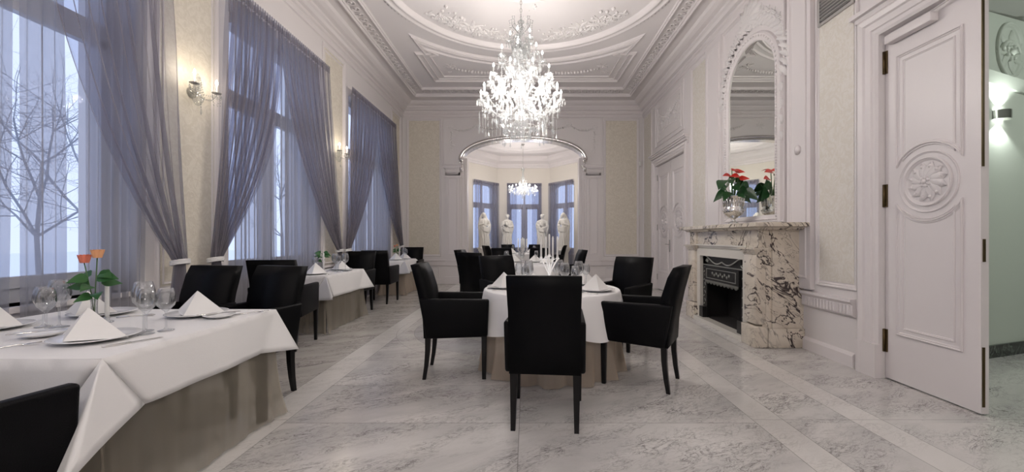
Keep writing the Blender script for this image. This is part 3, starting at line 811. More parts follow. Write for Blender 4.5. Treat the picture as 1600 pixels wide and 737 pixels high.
# ================================================================== DOORS
ROS = None
def rosette(mb, to3, a, b, r):
    mb.sweep([(a+(r+.035)*cos(2*pi*i/40), b+(r+.035)*sin(2*pi*i/40)) for i in range(40)], P_frame(.028, .02), to3, smooth=True)
    mb.sweep([(a+(r+.085)*cos(2*pi*i/40), b+(r+.085)*sin(2*pi*i/40)) for i in range(40)], P_frame(.02, .012), to3, smooth=True)
    n = 12
    for k in range(n):
        t = 2*pi*k/n; leaf_rel(mb, to3, a+r*.2*cos(t), b+r*.2*sin(t), t+.12, r*.78, r*.25, .04)
        mb.ball(to3(a+r*.78*cos(t+.25), b+r*.78*sin(t+.25), .012), .016, 6, 4)
    for k in range(7): t = 2*pi*k/7; mb.ball(to3(a+r*.2*cos(t), b+r*.2*sin(t), .02), r*.11, 7, 5)
    mb.ball(to3(a, b, .026), r*.13, 8, 6)
def door_leaf(parent, a0, a1, z1, face_x, thick, rx=True, simple_=False):
    """leaf in the right wall's plane; face_x is the room-side face"""
    to3 = lambda a, b, h: (face_x-h, a, b)
    mb = MB(); mb.box(face_x, face_x+thick, a0, a1, .012, z1)
    lf = mb.build('door_leaf', PAINT, parent)
    c = (a0+a1)/2; w = a1-a0; mb = MB()
    zr = 1.695 if z1 > 3 else 1.62; r = w*.21
    k = w/.76
    for e, pf in ((.115*k, P_frame(.028, .018)), (.17*k, P_frame(.02, .010))):
        p0, p1 = a0+e, a1-e; ce = max(0, e-.10)
        R_ = r+.15*k-ce*.3
        hw = (p1-p0)/2
        # upper panel outline with arched foot over the rosette
        ang = math.acos(min(.99, hw/R_)) if hw < R_ else .35
        arcup = [(c+min(hw, R_*cos(t)) if cos(t) > 0 else c-min(hw, -R_*cos(t)), zr+R_*sin(t)) for t in [pi-ang-(pi-2*ang)*i/14 for i in range(15)]]
        mb.sweep([(p1, z1-.12-e), (p0, z1-.12-e)]+arcup, pf, to3)
        arcdn = [(c-min(hw, R_*abs(cos(t)))*(1 if cos(t) > 0 else -1)*-1, zr-R_*sin(t)) for t in [ang+(pi-2*ang)*i/14 for i in range(15)]]
        mb.sweep([(p0, .30+e), (p1, .30+e)]+arcdn, pf, to3)
    rosette(mb, to3, c, zr, r*1.0)
    mb.build('leaf_moulding', PAINT, parent)
    return lf
d1 = empty('door_1'); struct(d1, 'tall white panelled door leaf with rosette and brass hinges, nearest', 'door')
door_leaf(d1, 2.862, 3.625, 3.045, XR+.04, .055)
mb = MB()
for z in (.34, 1.62, 2.80): mb.tube([(XR+.028, 3.628, z-.10), (XR+.028, 3.628, z+.10)], .012, 8); mb.box(XR+.030, XR+.040, 3.60, 3.64, z-.10, z+.10)
h_ = mb.build('hinge', BRASS, d1)
mb = MB(); mb.box(XR+.042, XR+.060, 2.857, 2.862, 1.75, 3.03); mb.box(XR+.046, XR+.064, 2.857, 2.862, .06, .48); mb.box(XR+.05, XR+.066, 2.855, 2.862, 1.08, 1.24)
mb.build('flush_bolt', BRASS, d1)
mb = MB(); mb.rbox(XR-.03, XR+.035, 3.15, 3.56, 2.93, 3.0, .006, 2); mb.tube([(XR-.01, 3.2, 3.005), (XR-.02, 2.9, 3.03), (XR+.0, 2.75, 3.03)], .008, 6); mb.build('door_closer', PAINT, d1)
# open second leaf, swung back into the corridor
o = MB().box(XR+.20, XR+.96, 2.10, 2.155, .012, 3.045).build('door_leaf', PAINT, d1)
mb = MB(); mb.box(XR+.10, XR+.34, 3.63, 3.66, 0, 3.08); mb.build('door_jamb', PAINT, d1)
d2 = empty('door_2'); struct(d2, 'closed white double door with rosettes in the far part of the right wall', 'door')
door_leaf(d2, 8.13, 9.037, 2.97, XR+.05, .05); door_leaf(d2, 9.043, 9.95, 2.97, XR+.05, .05)
mb = MB(); mb.rbox(XR+.035, XR+.05, 9.09, 9.13, .93, 1.20, .004, 2); mb.tube([(XR+.04, 9.11, 1.10), (XR-.01, 9.11, 1.10), (XR-.012, 9.23, 1.10)], .009, 8); mb.build('door_handle', GREY, d2)
mb = MB()
for z in (.3, 1.5, 2.7): mb.tube([(XR+.04, 9.955, z-.07), (XR+.04, 9.955, z+.07)], .010, 6); mb.tube([(XR+.04, 8.125, z-.07), (XR+.04, 8.125, z+.07)], .010, 6)
mb.build('hinge', GREY, d2)
mb = MB(); mb.box(XR+.10, XR+.30, 8.0, 10.1, 0, 3.1); mb.build('door_backing', PAINT, d2)

# ================================================================== CORRIDOR beyond the near door
GREENW = simple('pale_green_corridor_paint', (.55, .585, .53), .5, bump=(20, .03))
ca = R(18); cd = Vector((cos(ca), sin(ca), 0)); cn = Vector((sin(ca), -cos(ca), 0)); cp = Vector((4.86, 4.258, 0))
def onK(a, b, h): p = cp+cd*a+cn*h; return (p.x, p.y, b)
mb = MB(); v = lambda a, b, h: onK(a, b, h)
mb.hexa([v(-1.7, 0, 0), v(4.2, 0, 0), v(4.2, 3.75, 0), v(-1.7, 3.75, 0)], [v(-1.7, 0, -.2), v(4.2, 0, -.2), v(4.2, 3.75, -.2), v(-1.7, 3.75, -.2)])
co = mb.build('wall_corridor', GREENW); struct(co, 'pale green corridor wall seen past the open door', 'wall')
mb = MB(); mb.hexa([v(-1.6, 0, 0), v(4.2, 0, 0), v(4.2, .13, 0), v(-1.6, .13, 0)], [v(-1.6, 0, .02), v(4.2, 0, .02), v(4.2, .13, .02), v(-1.6, .13, .02)])
o = mb.build('baseboard_corridor', BMARBLE); struct(o, 'black marble skirting', 'baseboard')
mb = MB(); cluster(mb, onK, .30, 3.22, .30); mb.sweep([(.30+.24*cos(2*pi*i/30), 3.24+.30*sin(2*pi*i/30)) for i in range(30)], P_frame(.05, .03), onK, smooth=True)
mb.hexa([v(-.3, 2.86, 0), v(.62, 2.80, 0), v(.62, 2.92, 0), v(-.3, 2.98, 0)], [v(-.3, 2.86, .03), v(.62, 2.80, .03), v(.62, 2.92, .05), v(-.3, 2.98, .05)])
mb.build('cartouche_relief', GREENW, co)
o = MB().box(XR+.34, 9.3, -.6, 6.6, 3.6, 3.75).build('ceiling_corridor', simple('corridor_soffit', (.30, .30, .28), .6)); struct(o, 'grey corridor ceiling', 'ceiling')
o = MB().box(XR+.34, 9.3, -.8, -.6, 0, 3.75).build('wall_corridor_end', GREENW); struct(o, 'near end wall of the corridor', 'wall')
o = MB().box(9.1, 9.3, -.8, 6.6, 0, 3.75).build('wall_corridor_side', GREENW); struct(o, 'far side wall of the corridor', 'wall')
ks = empty('corridor_wall_lamp', onK(.10, 2.53, 0), ca, 'curved chrome lamp on the green corridor wall with beams up and down', 'wall lamp')
mb = MB(); 
prof = [(.10*cos(t), -.10*sin(t)) for t in [pi*k/12 for k in range(13)]]
vs = [(x, y, z) for z in (-.045, .045) for x, y in prof]+[(x*.9, y*.9, z) for z in (-.045, .045) for x, y in prof]
mb.add(vs, [(i, i+1, 13+i+1, 13+i) for i in range(12)]+[(26+i, 26+i+1, 39+i+1, 39+i) for i in range(12)]+[(i, i+1, 27+i, 26+i) for i in range(12)]+[(13+i, 14+i, 40+i, 39+i) for i in range(12)], True)
mb.build('lamp_shade', SILVER, ks)
o = MB().box(-.05, .05, -.06, -.02, -.02, .02).build('lit_bulb', emit('corridor_bulb', (.95, 1, .95), 25), ks)
for sgn in (1, -1):
    p = onK(.10, 2.53+sgn*.06, .07); light('corridor_lamp_beam', 'SPOT', p, 14, (.93, 1, .94), .01, (0 if sgn < 0 else pi, 0, 0), spot_size=R(120), spot_blend=.35)
light('corridor_fill_light', 'POINT', (6.2, 2.2, 3.2), 80, (.93, 1, .93), .2)  # added fill light without a fixture, brightens the corridor

# ================================================================== FIREPLACE
f = empty('fireplace', (0, 0, 0), 0, 'boldly veined marble fireplace with black iron insert under the mirror', 'fireplace')
FY0, FY1, FX = 4.64, 6.56, 2.66
mb = MB()   # body: side blocks, lintel
mb.box(FX+.02, XR, FY0, FY0+.30, 0, 1.35); mb.box(FX+.02, XR, FY1-.30, FY1, 0, 1.35); mb.box(FX+.02, XR, FY0+.3, FY1-.3, 1.10, 1.35)
mb.box(2.785, 2.925, FY0-.018, FY0, .22, 1.335)
mb.build('surround', FMARBLE, f)
for y0, y1 in ((FY0-.01, FY0+.24), (FY1-.24, FY1+.01)):
    mb = MB()
    mb.rbox(FX-.06, FX+.06, y0, y1, .26, 1.06, .008, 2)
    mb.rbox(FX-.03, FX+.06, y0+.0, y1-.0, 1.13, 1.34, .006, 2)
    mb.rbox(FX-.085, FX+.08, y0-.02, y1+.02, 0, .24, .008, 2)
    for e, z0, z1 in ((.01, 1.06, 1.085), (.03, 1.085, 1.115), (.05, 1.115, 1.135)): mb.box(FX-.06-e, FX+.06, y0-e, y1+e, z0, z1)
    mb.build('pilaster', FMARBLE, f)
MB().rbox(FX+.06, XR-.001, FY0-.030, FY0, 0, .22, .006, 2).build('plinth', FMARBLE, f)
mb = MB(); mb.box(FX-.01, FX+.05, FY0+.24, FY1-.24, 1.15, 1.34); mb.build('frieze', FMARBLE, f)
mb = MB()
for e, z0, z1 in ((.0, 1.085, 1.105), (.02, 1.105, 1.13), (.04, 1.13, 1.15)): mb.box(FX-e, FX+.05, FY0+.24, FY1-.24, z0, z1)
for k in range(46): mb.box(FX-.012, FX+.0, FY0+.26+k*.031, FY0+.26+k*.031+.016, 1.09, 1.105)
mb.build('architrave', WMARBLE, f)
mb = MB(); prof = [(0, 1.335), (.03, 1.34), (.06, 1.36), (.10, 1.37), (.13, 1.375), (.13, 1.41), (.12, 1.42), (-.3, 1.42)]
mb.sweep([(XR, FY0-.04), (FX-.02, FY0-.04), (FX-.02, FY1+.04), (XR, FY1+.04)], [(-a, b) for a, b in [(x, z) for x, z in prof]] if False else [(a, b) for a, b in prof], lambda a, b, h: (a, b, h), closed=False)
mb.box(FX-.02, XR, FY0-.04, FY1+.04, 1.335, 1.419); mb.build('mantel_shelf', FMARBLE, f)
mb = MB(); fy0, fy1 = 4.985, 6.215
mb.box(FX-.02, FX+.06, FY0+.24, fy0, 0, 1.085); mb.box(FX-.02, FX+.06, fy1, FY1-.24, 0, 1.085); mb.box(FX-.02, FX+.06, fy0, fy1, .98, 1.085)
mb.box(FX-.08, FX+.25, FY0+.24, FY1-.24, 0, .06)
mb.build('inner_slip', WMARBLE, f)
mb = MB(); mb.box(FX+.10, FX+.40, fy0, fy0+.02, .06, .98); mb.box(FX+.10, FX+.40, fy1-.02, fy1, .06, .98); mb.box(FX+.40, FX+.42, fy0, fy1, .06, .98); mb.box(FX+.06, FX+.42, fy0, fy1, .95, .98); mb.box(FX+.05, FX+.42, fy0, fy1, .055, .065)
mb.build('firebox', SOOT, f)
mb = MB(); mb.box(FX+.03, FX+.06, fy0, fy0+.13, .06, .98); mb.box(FX+.03, FX+.06, fy1-.13, fy1, .06, .98); mb.box(FX+.03, FX+.06, fy0, fy1, .82, .98)
mb.box(FX-.0, FX+.05, fy0+.13, fy1-.13, .63, .83); mb.box(FX-.03, FX+.05, fy0, fy0+.12, .06, .22); mb.box(FX-.03, FX+.05, fy1-.12, fy1, .06, .22)
ins = mb.build('iron_insert', IRON, f)
mb = MB(); fo = lambda a, b, h: (FX+.03-h, a, b); fo2 = lambda a, b, h: (FX-h, a, b); fm = (fy0+fy1)/2
for s in (-1, 1):
    pts = [fo(fm+s*(.58*t), .92-.05*sin(t*pi*1.5+.2)+.02*t, .01) for t in [i/20 for i in range(21)]]; mb.tube(pts, .010, 6)
    scroll(mb, fo, fm+s*.50, .90, .045, 0, s, .009)
    for k in range(10): leaf_rel(mb, fo, fm+s*.55, .82-k*.06, -pi/2+(.7 if k % 2 else -.7), .05, .014, .012)
mb.sweep(rect(fm-.42, fm+.42, .66, .80), [(0, 0), (0, .01), (.008, .01), (.008, 0)], fo2)
mb.sweep([(fy0+.02, .84), (fy1-.02, .84)], [(0, 0), (0, .012), (.014, .012), (.014, 0)], fo, closed=False)
for k in range(9): cluster(mb, fo2, fm-.24+k*.06, .73+.012*(-1)**k, .035)
n_ = 38
for k in range(n_):
    y = fy0+.14+(fy1-fy0-.28)*(k+.5)/n_; l_ = .035+.02*abs(sin(k*pi/4)); mb.add([(FX-.004, y-.010, .63), (FX-.004, y+.010, .63), (FX-.004, y, .63-l_), (FX+.006, y-.010, .63), (FX+.006, y+.010, .63), (FX+.006, y, .63-l_)], [(0, 1, 2), (5, 4, 3), (0, 2, 5, 3), (1, 4, 5, 2), (0, 3, 4, 1)])
mb.build('silvered_relief', IRONREL, ins)

# ================================================================== SILVER URN with anthurium on the mantel
u = empty('silver_urn', (2.84, 5.60, 1.421), 0, 'silver pedestal urn on the mantel, holding the red anthurium', 'urn')
mb = MB(); mb.box(-.075, .075, -.075, .075, 0, .018); mb.lathe([(.07, .018), (.065, .03), (.03, .05), (.024, .075), (.035, .095), (.055, .105), (.09, .13), (.125, .165), (.132, .20), (.122, .235), (.118, .25), (.126, .30), (.138, .36), (.152, .385), (.155, .392), (.145, .392), (.128, .36), (.11, .25), (.02, .22), (0, .22)], 32)
mb.build('bowl', SILVER, u)
mb = MB()
for k in range(24): t = 2*pi*k/24; mb.tube([(.124*cos(t), .124*sin(t), .255), (.139*cos(t), .139*sin(t), .36)], .006, 5)
for k in range(16): t = 2*pi*k/16; mb.ball((.13*cos(t), .13*sin(t), .20), .014, 6, 4)
mb.build('fluting', SILVER, u)
pl_ = empty('anthurium', (2.84, 5.60, 1.66), 0, 'anthurium with red blooms and dark green heart leaves in silver urn', 'plant')
def heartleaf(mb, base, tip_dir, L, W, droop=.3, up=Vector((0, 0, 1))):
    d = Vector(tip_dir).normalized(); s = d.cross(up); s = s.normalized() if s.length > .01 else Vector((1, 0, 0)); nrm = s.cross(d)
    pts = []
    n = 8
    for i in range(n+1):
        t = i/n; w = W*(sin(pi*t**.62)*(1-.25*t)+.02*(1-t)); c = Vector(base)+d*L*t-Vector((0, 0, 1))*droop*L*t*t
        for q in (-1, -.5, 0, .5, 1): pts.append(c+s*w*q*.5+nrm*(abs(q)*.10*w)-d*(.12*L*abs(q)*(1-t)))
    mb.add(pts, [(i*5+j, i*5+j+1, (i+1)*5+j+1, (i+1)*5+j) for i in range(n) for j in range(4)], True)
rnd = random.Random(4); stm = MB(); lvs = []
spec = [(-.24, -.02, .37, -150, .17), (.20, -.1, .22, -20, .16), (-.15, .08, .22, 170, .15), (.13, -.1, .32, 10, .13), (-.05, -.12, .30, -100, .14), (.06, -.12, .24, -60, .14), (-.10, -.10, .38, -130, .12),
        (.16, .06, .33, 30, .14), (0, .1, .38, 90, .14), (-.15, -.08, .20, -160, .14), (.02, -.14, .20, -80, .13), (.18, .0, .18, -5, .13), (-.04, .0, .44, -110, .10), (.08, .02, .40, -30, .11), (-.08, .14, .3, 120, .14), (.1, .15, .28, 60, .14)]
for x, y, z, a, L in spec:
    a = R(a); stm.tube([(0, 0, 0), (x*.4, y*.4, z*.6), (x*.85, y*.85, z)], .005, 5)
    mb = MB(); heartleaf(mb, (x*.62, y*.85, z), (cos(a)*.6, sin(a), -.35), L*1.1, L*.95, .35, Vector((-.62, -.72, .35))); mb.build('leaf', LEAF, pl_)
for x, y, z, a in ((-.05, -.06, .50, 20), (.03, -.02, .49, -20), (.0, .05, .53, 60), (-.06, .0, .44, 200), (.09, -.04, .39, -40), (.02, -.10, .42, 180)):
    a = R(a); stm.tube([(0, 0, 0), (x*.5, y*.5, z*.6), (x, y, z)], .0035, 5)
    mb = MB(); heartleaf(mb, (x*.8, y, z), (cos(a), sin(a)*.6, .12), .12, .12, .2, Vector((-.5, -.6, .75))); fl = mb.build('red_bloom', REDF, pl_)
stm.build('stems', STEM, pl_)
MB().lathe([(0, 0), (.105, 0), (.105, .004), (0, .006)], 20).build('soil', SOIL, pl_).location = (0, 0, -.02)

# ================================================================== CHAIRS
def make_chair():
    c = empty('armchair')
    # legs: front straight and square, rear curved outwards
    for sx in (-1, 1):
        x = sx*.236
        mb = MB(); mb.rhexa([(x-.017, .235, 0), (x+.017, .235, 0), (x+.017, .270, 0), (x-.017, .270, 0)], [(x-.024, .228, .42), (x+.024, .228, .42), (x+.024, .277, .42), (x-.024, .277, .42)], .004, 2); mb.build('leg', BLACKWOOD, c)
        x = sx*.205; mb = MB(); prev = None; pts = [(0, -.275, .015), (.12, -.256, .018), (.25, -.244, .021), (.42, -.24, .024)]
        for (z0, y0, r0), (z1, y1, r1) in zip(pts, pts[1:]):
            mb.hexa([(x-r0, y0-r0, z0), (x+r0, y0-r0, z0), (x+r0, y0+r0, z0), (x-r0, y0+r0, z0)], [(x-r1, y1-r1, z1), (x+r1, y1-r1, z1), (x+r1, y1+r1, z1), (x-r1, y1+r1, z1)])
        mb.build('leg', BLACKWOOD, c)
    mb = MB(); mb.rbox(-.225, .225, -.23, .275, .37, .46, .02); mb.build('seat_frame', BLACKLEATHER, c)
    mb = MB(); mb.rbox(-.20, .20, -.20, .275, .445, .505, .028, 4); mb.build('seat', BLACKLEATHER, c)
    # backrest: leaning slab, slightly curved rear
    mb = MB(); secs = [(.365, -.275, -.185, .232), (.55, -.285, -.185, .232), (.78, -.330, -.225, .232), (.93, -.368, -.272, .236), (1.01, -.390, -.315, .236)]
    bm = bmesh.new(); rows = []
    for z, yb, yf, hw in secs: rows.append([bm.verts.new(p) for p in ((-hw, yb, z), (hw, yb, z), (hw, yf, z), (-hw, yf, z))])
    bm.faces.new(rows[0][::-1]); bm.faces.new(rows[-1])
    for r0, r1 in zip(rows, rows[1:]):
        for k in range(4): bm.faces.new([r0[k], r0[(k+1) % 4], r1[(k+1) % 4], r1[k]])
    sharp = [e for e in bm.edges if e.calc_face_angle(0) > .6]
    bmesh.ops.bevel(bm, geom=sharp, offset=.018, segments=3, affect='EDGES', profile=.5, clamp_overlap=True); bm.verts.index_update()
    mb.add([v.co[:] for v in bm.verts], [[v.index for v in f_.verts] for f_ in bm.faces], True); bm.free()
    mb.build('backrest', BLACKLEATHER, c)
    for sx in (-1, 1):
        xo, xi = sx*.264, sx*.205; a, b = min(xo, xi), max(xo, xi)
        mb = MB()
        # side panel: tapers in toward the bottom, top slopes a touch
        mb.rhexa([(a, -.25, .365), (b, -.25, .365), (b, .282, .375), (a, .282, .375)], [(a, -.315, .715), (b, -.315, .715), (b, .296, .705), (a, .296, .705)], .018, 3)
        mb.build('armrest', BLACKLEATHER, c)
    return c
chair0 = make_chair(); used = [False]
def chair(x, y, head, label, group):
    """head: compass of the facing direction in degrees (0 = +X, 90 = +Y)"""
    rz = R(head-90)
    if not used[0]:
        used[0] = True; o = chair0; o.location = (x, y, 0); o.rotation_euler = (0, 0, rz)
    else: o = dup(chair0, (x, y, 0), rz)
    o['label'] = label; o['category'] = 'chair'; o['group'] = group
    return o
G1 = 'armchairs round the front round table'; G2 = 'armchairs round the second round table'; G3 = 'armchairs in the bay'; GW = 'armchairs at the window tables'
chair(.142, 2.905, 84.5, 'black leather armchair seen squarely from behind, at the front round table', G1)
chair(-.645, 3.825, 4, 'black armchair in side view on the left of the front round table', G1)
chair(1.0, 3.58, 150, 'black armchair in side view on the right of the front round table', G1)
chair(1.10, 4.79, 228, 'black armchair facing the camera at far right of front round table', G1)
chair(-.235, 5.16, 301, 'black armchair facing the camera at far left of front round table', G1)
chair(-.73, 6.83, 55, 'black armchair seen from behind, left of the second round table', G2)
chair(-.98, 8.0, 350, 'black armchair half hidden, turned right at the left of second round table', G2)
chair(.76, 8.0, 186, 'black armchair in side view to the right of the second round table', G2)
chair(-.46, 9.10, 292, 'black armchair facing the camera at far left of the second round table', G2)
chair(.24, 9.15, 258, 'black armchair facing the camera at far right of the second round table', G2)
chair(-.92, 12.35, 25, 'black armchair at the left of the table in the bay', G3)
chair(-.52, 13.95, 295, 'black armchair facing out of the bay, in front of the second statue', G3)
chair(.22, 14.0, 255, 'black armchair facing out of the bay, in front of the third statue', G3)
chair(.86, 12.75, 170, 'black armchair at the right of the table in the bay', G3)
chair(-1.986, 1.293, 80, 'black armchair in the lower left corner, only its arm in view', GW)
chair(-2.75, 3.17, 257, 'black armchair at the far side of the nearest square table, window side', GW)
chair(-2.18, 3.13, 253, 'black armchair at the far side of the nearest square table, aisle side', GW)
chair(-2.784, 4.715, 98, 'black armchair seen from behind, near side of the second window table', GW)
chair(-2.90, 6.80, 267, 'black armchair facing the camera at the far side of second window table', GW)
chair(-2.83, 7.93, 90, 'black armchair seen from behind, near side of the third window table', GW)
chair(-2.83, 9.93, 272, 'black armchair facing the camera at the far side of third window table', GW)

# ================================================================== TABLES
def tip_dir(A, B, ca_, cb_):
    """unit T with T.A = ca_, T.B = cb_, pointing outward (away from the table)"""
    g = A.dot(B); det = 1-g*g; p = (ca_-g*cb_)/det; q = (cb_-g*ca_)/det; C_ = A.cross(B)
    rem = 1-(p*p+q*q+2*p*q*g); s_ = sqrt(max(0, rem)/max(1e-9, C_.length_squared))
    return p*A+q*B, C_*s_
def square_cloth(x0, x1, y0, y1, z, dx0, dx1, dy0, dy1, al=(32, 32, 32, 32), tips={}):
    mb = MB()
    def T(u, v): return (x0+(x1-x0)*u, y0+(y1-y0)*v, z+.0)
    mb.grid(T, 8, 8, False)
    corners = {(1, 0): (Vector((x1, y0, z)), dx1, dy0), (1, 1): (Vector((x1, y1, z)), dx1, dy1), (0, 0): (Vector((x0, y0, z)), dx0, dy0), (0, 1): (Vector((x0, y1, z)), dx0, dy1)}
    crease = {}
    for idx, (key, (c, da, db)) in enumerate(corners.items()):
        sx = 1 if key[0] else -1; sy = 1 if key[1] else -1; a = R(al[idx]); dn = Vector((0, 0, -1))
        # flap A hangs on the x = const side, its along-edge direction (away from the corner) is -sy*Y; flap B on the y = const side
        A = (dn*cos(a)+Vector((0, -sy, 0))*sin(a)).normalized(); B = (dn*cos(a)+Vector((-sx, 0, 0))*sin(a)).normalized()
        rT = sqrt(da*da+db*db); fa = atan2(db, da); fb = pi/2-fa       # angle of the cloth corner from flap A's drop direction: tan = db/da
        base, s_ = tip_dir(A, B, cos(a+fa), cos(a+fb))
        out = Vector((sx, sy, 0)); t1, t2 = base+s_, base-s_
        Tt = t1 if t1.dot(out) > t2.dot(out) else t2; Tt.normalize()
        pa = c+A*(da/cos(a)); pb = c+B*(db/cos(a)); tip = tips.get(key) or c+Tt*rT
        crease[key] = (pa, pb)
        for p, q in ((pa, tip), (tip, pb)):
            nrm = (p-c).cross(q-c).normalized()
            def E(u, v):
                e = c+((p-c)*(1-u)+(q-c)*u)*v
                return e+nrm*(.010*sin(u*pi)*v)
            mb.grid(E, 8, 8, True)
    def flap(c0, c1, h0, h1, outv):
        def Pf(u, v):
            p = c0.lerp(c1, u); q = h0.lerp(h1, u); r_ = p.lerp(q, v); L = (c1-c0).length
            return r_+outv*sin(pi*u)**.35*(.014*sin(v*pi/2)+.008*v*sin(u*L*9+1.3)*sin(pi*u))
        mb.grid(Pf, 24, 8, True)
    c = {k: v_[0] for k, v_ in corners.items()}
    flap(c[(1, 0)], c[(1, 1)], crease[(1, 0)][0], crease[(1, 1)][0], Vector((1, 0, 0)))
    flap(c[(0, 0)], c[(0, 1)], crease[(0, 0)][0], crease[(0, 1)][0], Vector((-1, 0, 0)))
    flap(c[(0, 0)], c[(1, 0)], crease[(0, 0)][1], crease[(1, 0)][1], Vector((0, -1, 0)))
    flap(c[(0, 1)], c[(1, 1)], crease[(0, 1)][1], crease[(1, 1)][1], Vector((0, 1, 0)))
    return mb
def square_table(x0, x1, y0, y1, lab, over, thin=True, al=(32, 32, 32, 32), tips={}):
    t = empty('square_table', ((x0+x1)/2, (y0+y1)/2, 0), 0, 'square table hidden under cloths: '+lab if False else lab[0], 'table')
    cx, cy = (x0+x1)/2, (y0+y1)/2; e = .012
    mb = MB(); mb.box(x0-cx+e, x1-cx-e, y0-cy+e, y1-cy-e, .71, .742); mb.build('tabletop', BLACKWOOD, t)
    for a in (x0-cx+.06, x1-cx-.06):
        for b in (y0-cy+.06, y1-cy-.06): m_ = MB(); m_.box(a-.025, a+.025, b-.025, b+.025, 0, .71); m_.build('leg', BLACKWOOD, t)
    # organza skirt to the floor, gathered at the corners
    mb = MB(); per = [(x0, y0), (x1, y0), (x1, y1), (x0, y1)]; vs = []
    def sk(mb, s0, s1, big):
        (ax, ay), (bx, by) = s0, s1; L = sqrt((bx-ax)**2+(by-ay)**2); dx, dy = (bx-ax)/L, (by-ay)/L; nx, ny = dy, -dx
        def Pk(u, v):
            s_ = u*L; corner = max(0, 1-min(s_, L-s_)/.13); n_ = .012*sin(s_*26)+.006*sin(s_*61)
            off = -.012+.012*v+v**3*.06*corner**1.3+n_*v*(.6+1.2*corner*v)+.012*corner*sin(s_*95)*v*v
            ext = (v**3*.05*corner**1.5)*(1 if u > .5 else -1)
            return (ax+dx*(s_+ext)+nx*off, ay+dy*(s_+ext)+ny*off, .735-(.735-.012)*v)
        mb.grid(Pk, 64, 8)
    for i in range(4): sk(mb, per[i], per[(i+1) % 4], False)
    s_ = mb.build('table_skirt', ORGANZA_THIN if thin else ORGANZA); tag(s_, lab[1], 'table skirt')
    cl = square_cloth(x0, x1, y0, y1, .752, *over, al, tips).build('tablecloth', LINEN); tag(cl, lab[2], 'tablecloth')
    md = cl.modifiers.new('weld', 'WELD'); md.merge_threshold = .0005
    md = cl.modifiers.new('thick', 'SOLIDIFY'); md.thickness = .002; md.offset = 1
square_table(-3.14, -1.74, 1.67, 2.83, ('square table nearest the camera under the white cloth', 'sheer beige skirt of the nearest square table', 'white cloth with a long hanging corner on the nearest square table'), (.25, .26, .42, .30), True, (36, 32, 30, 30), {(1, 0): Vector((-1.545, 1.36, .415)), (1, 1): Vector((-1.66, 2.97, .44))})
square_table(-3.14, -2.60, 5.28, 6.50, ('second window table, beyond the pair of chairs', 'beige organza skirt of the second window table', 'white cloth draped over the second window table'), (.2, .30, .32, .30), True, tips={(1, 1): Vector((-2.49, 6.66, .45))})
square_table(-3.14, -2.64, 8.80, 9.70, ('third and farthest window table', 'beige organza skirt of the third window table', 'white cloth draped over the farthest window table'), (.2, .28, .30, .28), False)

def round_table(x, y, r, lab, drop=.33):
    t = empty('round_table', (x, y, 0), 0, lab[0], 'table')
    MB().lathe([(0, .715), (r-.01, .715), (r, .73), (r-.01, .742), (0, .742)], 48).build('tabletop', BLACKWOOD, t)
    for k in range(4): a = pi/4+k*pi/2; m_ = MB(); m_.tube([(r*.7*cos(a), r*.7*sin(a), 0), (r*.62*cos(a), r*.62*sin(a), .715)], .025, 8); m_.build('leg', BLACKWOOD, t)
    def fold(th, k, ph): return sin(k*th+ph+.6*sin(3*th))
    mb = MB()
    def Pk(u, v): th = 2*pi*u; rr = r-.016+v*.016+v*v*(.03+.040*fold(th, 15, .4)+.014*fold(th, 33, 1)); return (x+rr*cos(th), y+rr*sin(th), .735-(.735-.012)*v)
    mb.grid(Pk, 260, 8); s_ = mb.build('table_skirt', ORGANZA); tag(s_, lab[1], 'table skirt')
    mb = MB(); n = 220
    prof = [0, .4, .8, .97]
    vs = []; fs = []
    rows = []
    for q in prof: rows.append([(q*r*cos(2*pi*i/n), q*r*sin(2*pi*i/n), .752) for i in range(n)])
    rows.append([((r+.002)*cos(2*pi*i/n), (r+.002)*sin(2*pi*i/n), .7515) for i in range(n)]); rows.append([((r+.009)*cos(2*pi*i/n), (r+.009)*sin(2*pi*i/n), .746) for i in range(n)])
    for j in range(1, 10):
        v = j/9; row = []
        for i in range(n):
            th = 2*pi*i/n; f1 = fold(th, 11, 0)*.5+fold(th, 7, 2)*.5
            d = drop+.05*cos(4*(th-.6)); rr = r+.010+.02*min(1, v*3)+v*v*.045*f1+v*.012
            row.append((rr*cos(th), rr*sin(th), .748-d*v+(.004 if j == 1 else 0)))
        rows.append(row)
    for row in rows: vs += [(x+p[0], y+p[1], p[2]) for p in row]
    for j in range(len(rows)-1):
        for i in range(n): fs.append((j*n+i, j*n+(i+1) % n, (j+1)*n+(i+1) % n, (j+1)*n+i))
    mb.add(vs, fs, True); cl = mb.build('tablecloth', LINEN); tag(cl, lab[2], 'tablecloth')
RT1 = (.245, 4.04); RT2 = (-.08, 7.85); RT3 = (-.10, 13.05)
round_table(*RT1, .655, ('front round table between the five armchairs', 'beige organza skirt of the front round table', 'white cloth on the front round table'))
round_table(*RT2, .66, ('second round table, beyond the front one', 'beige organza skirt of the second round table', 'white cloth on the second round table'))
round_table(*RT3, .65, ('round table in the bay under the small chandelier', 'beige organza skirt of the round table in the bay', 'white cloth on the round table in the bay'))

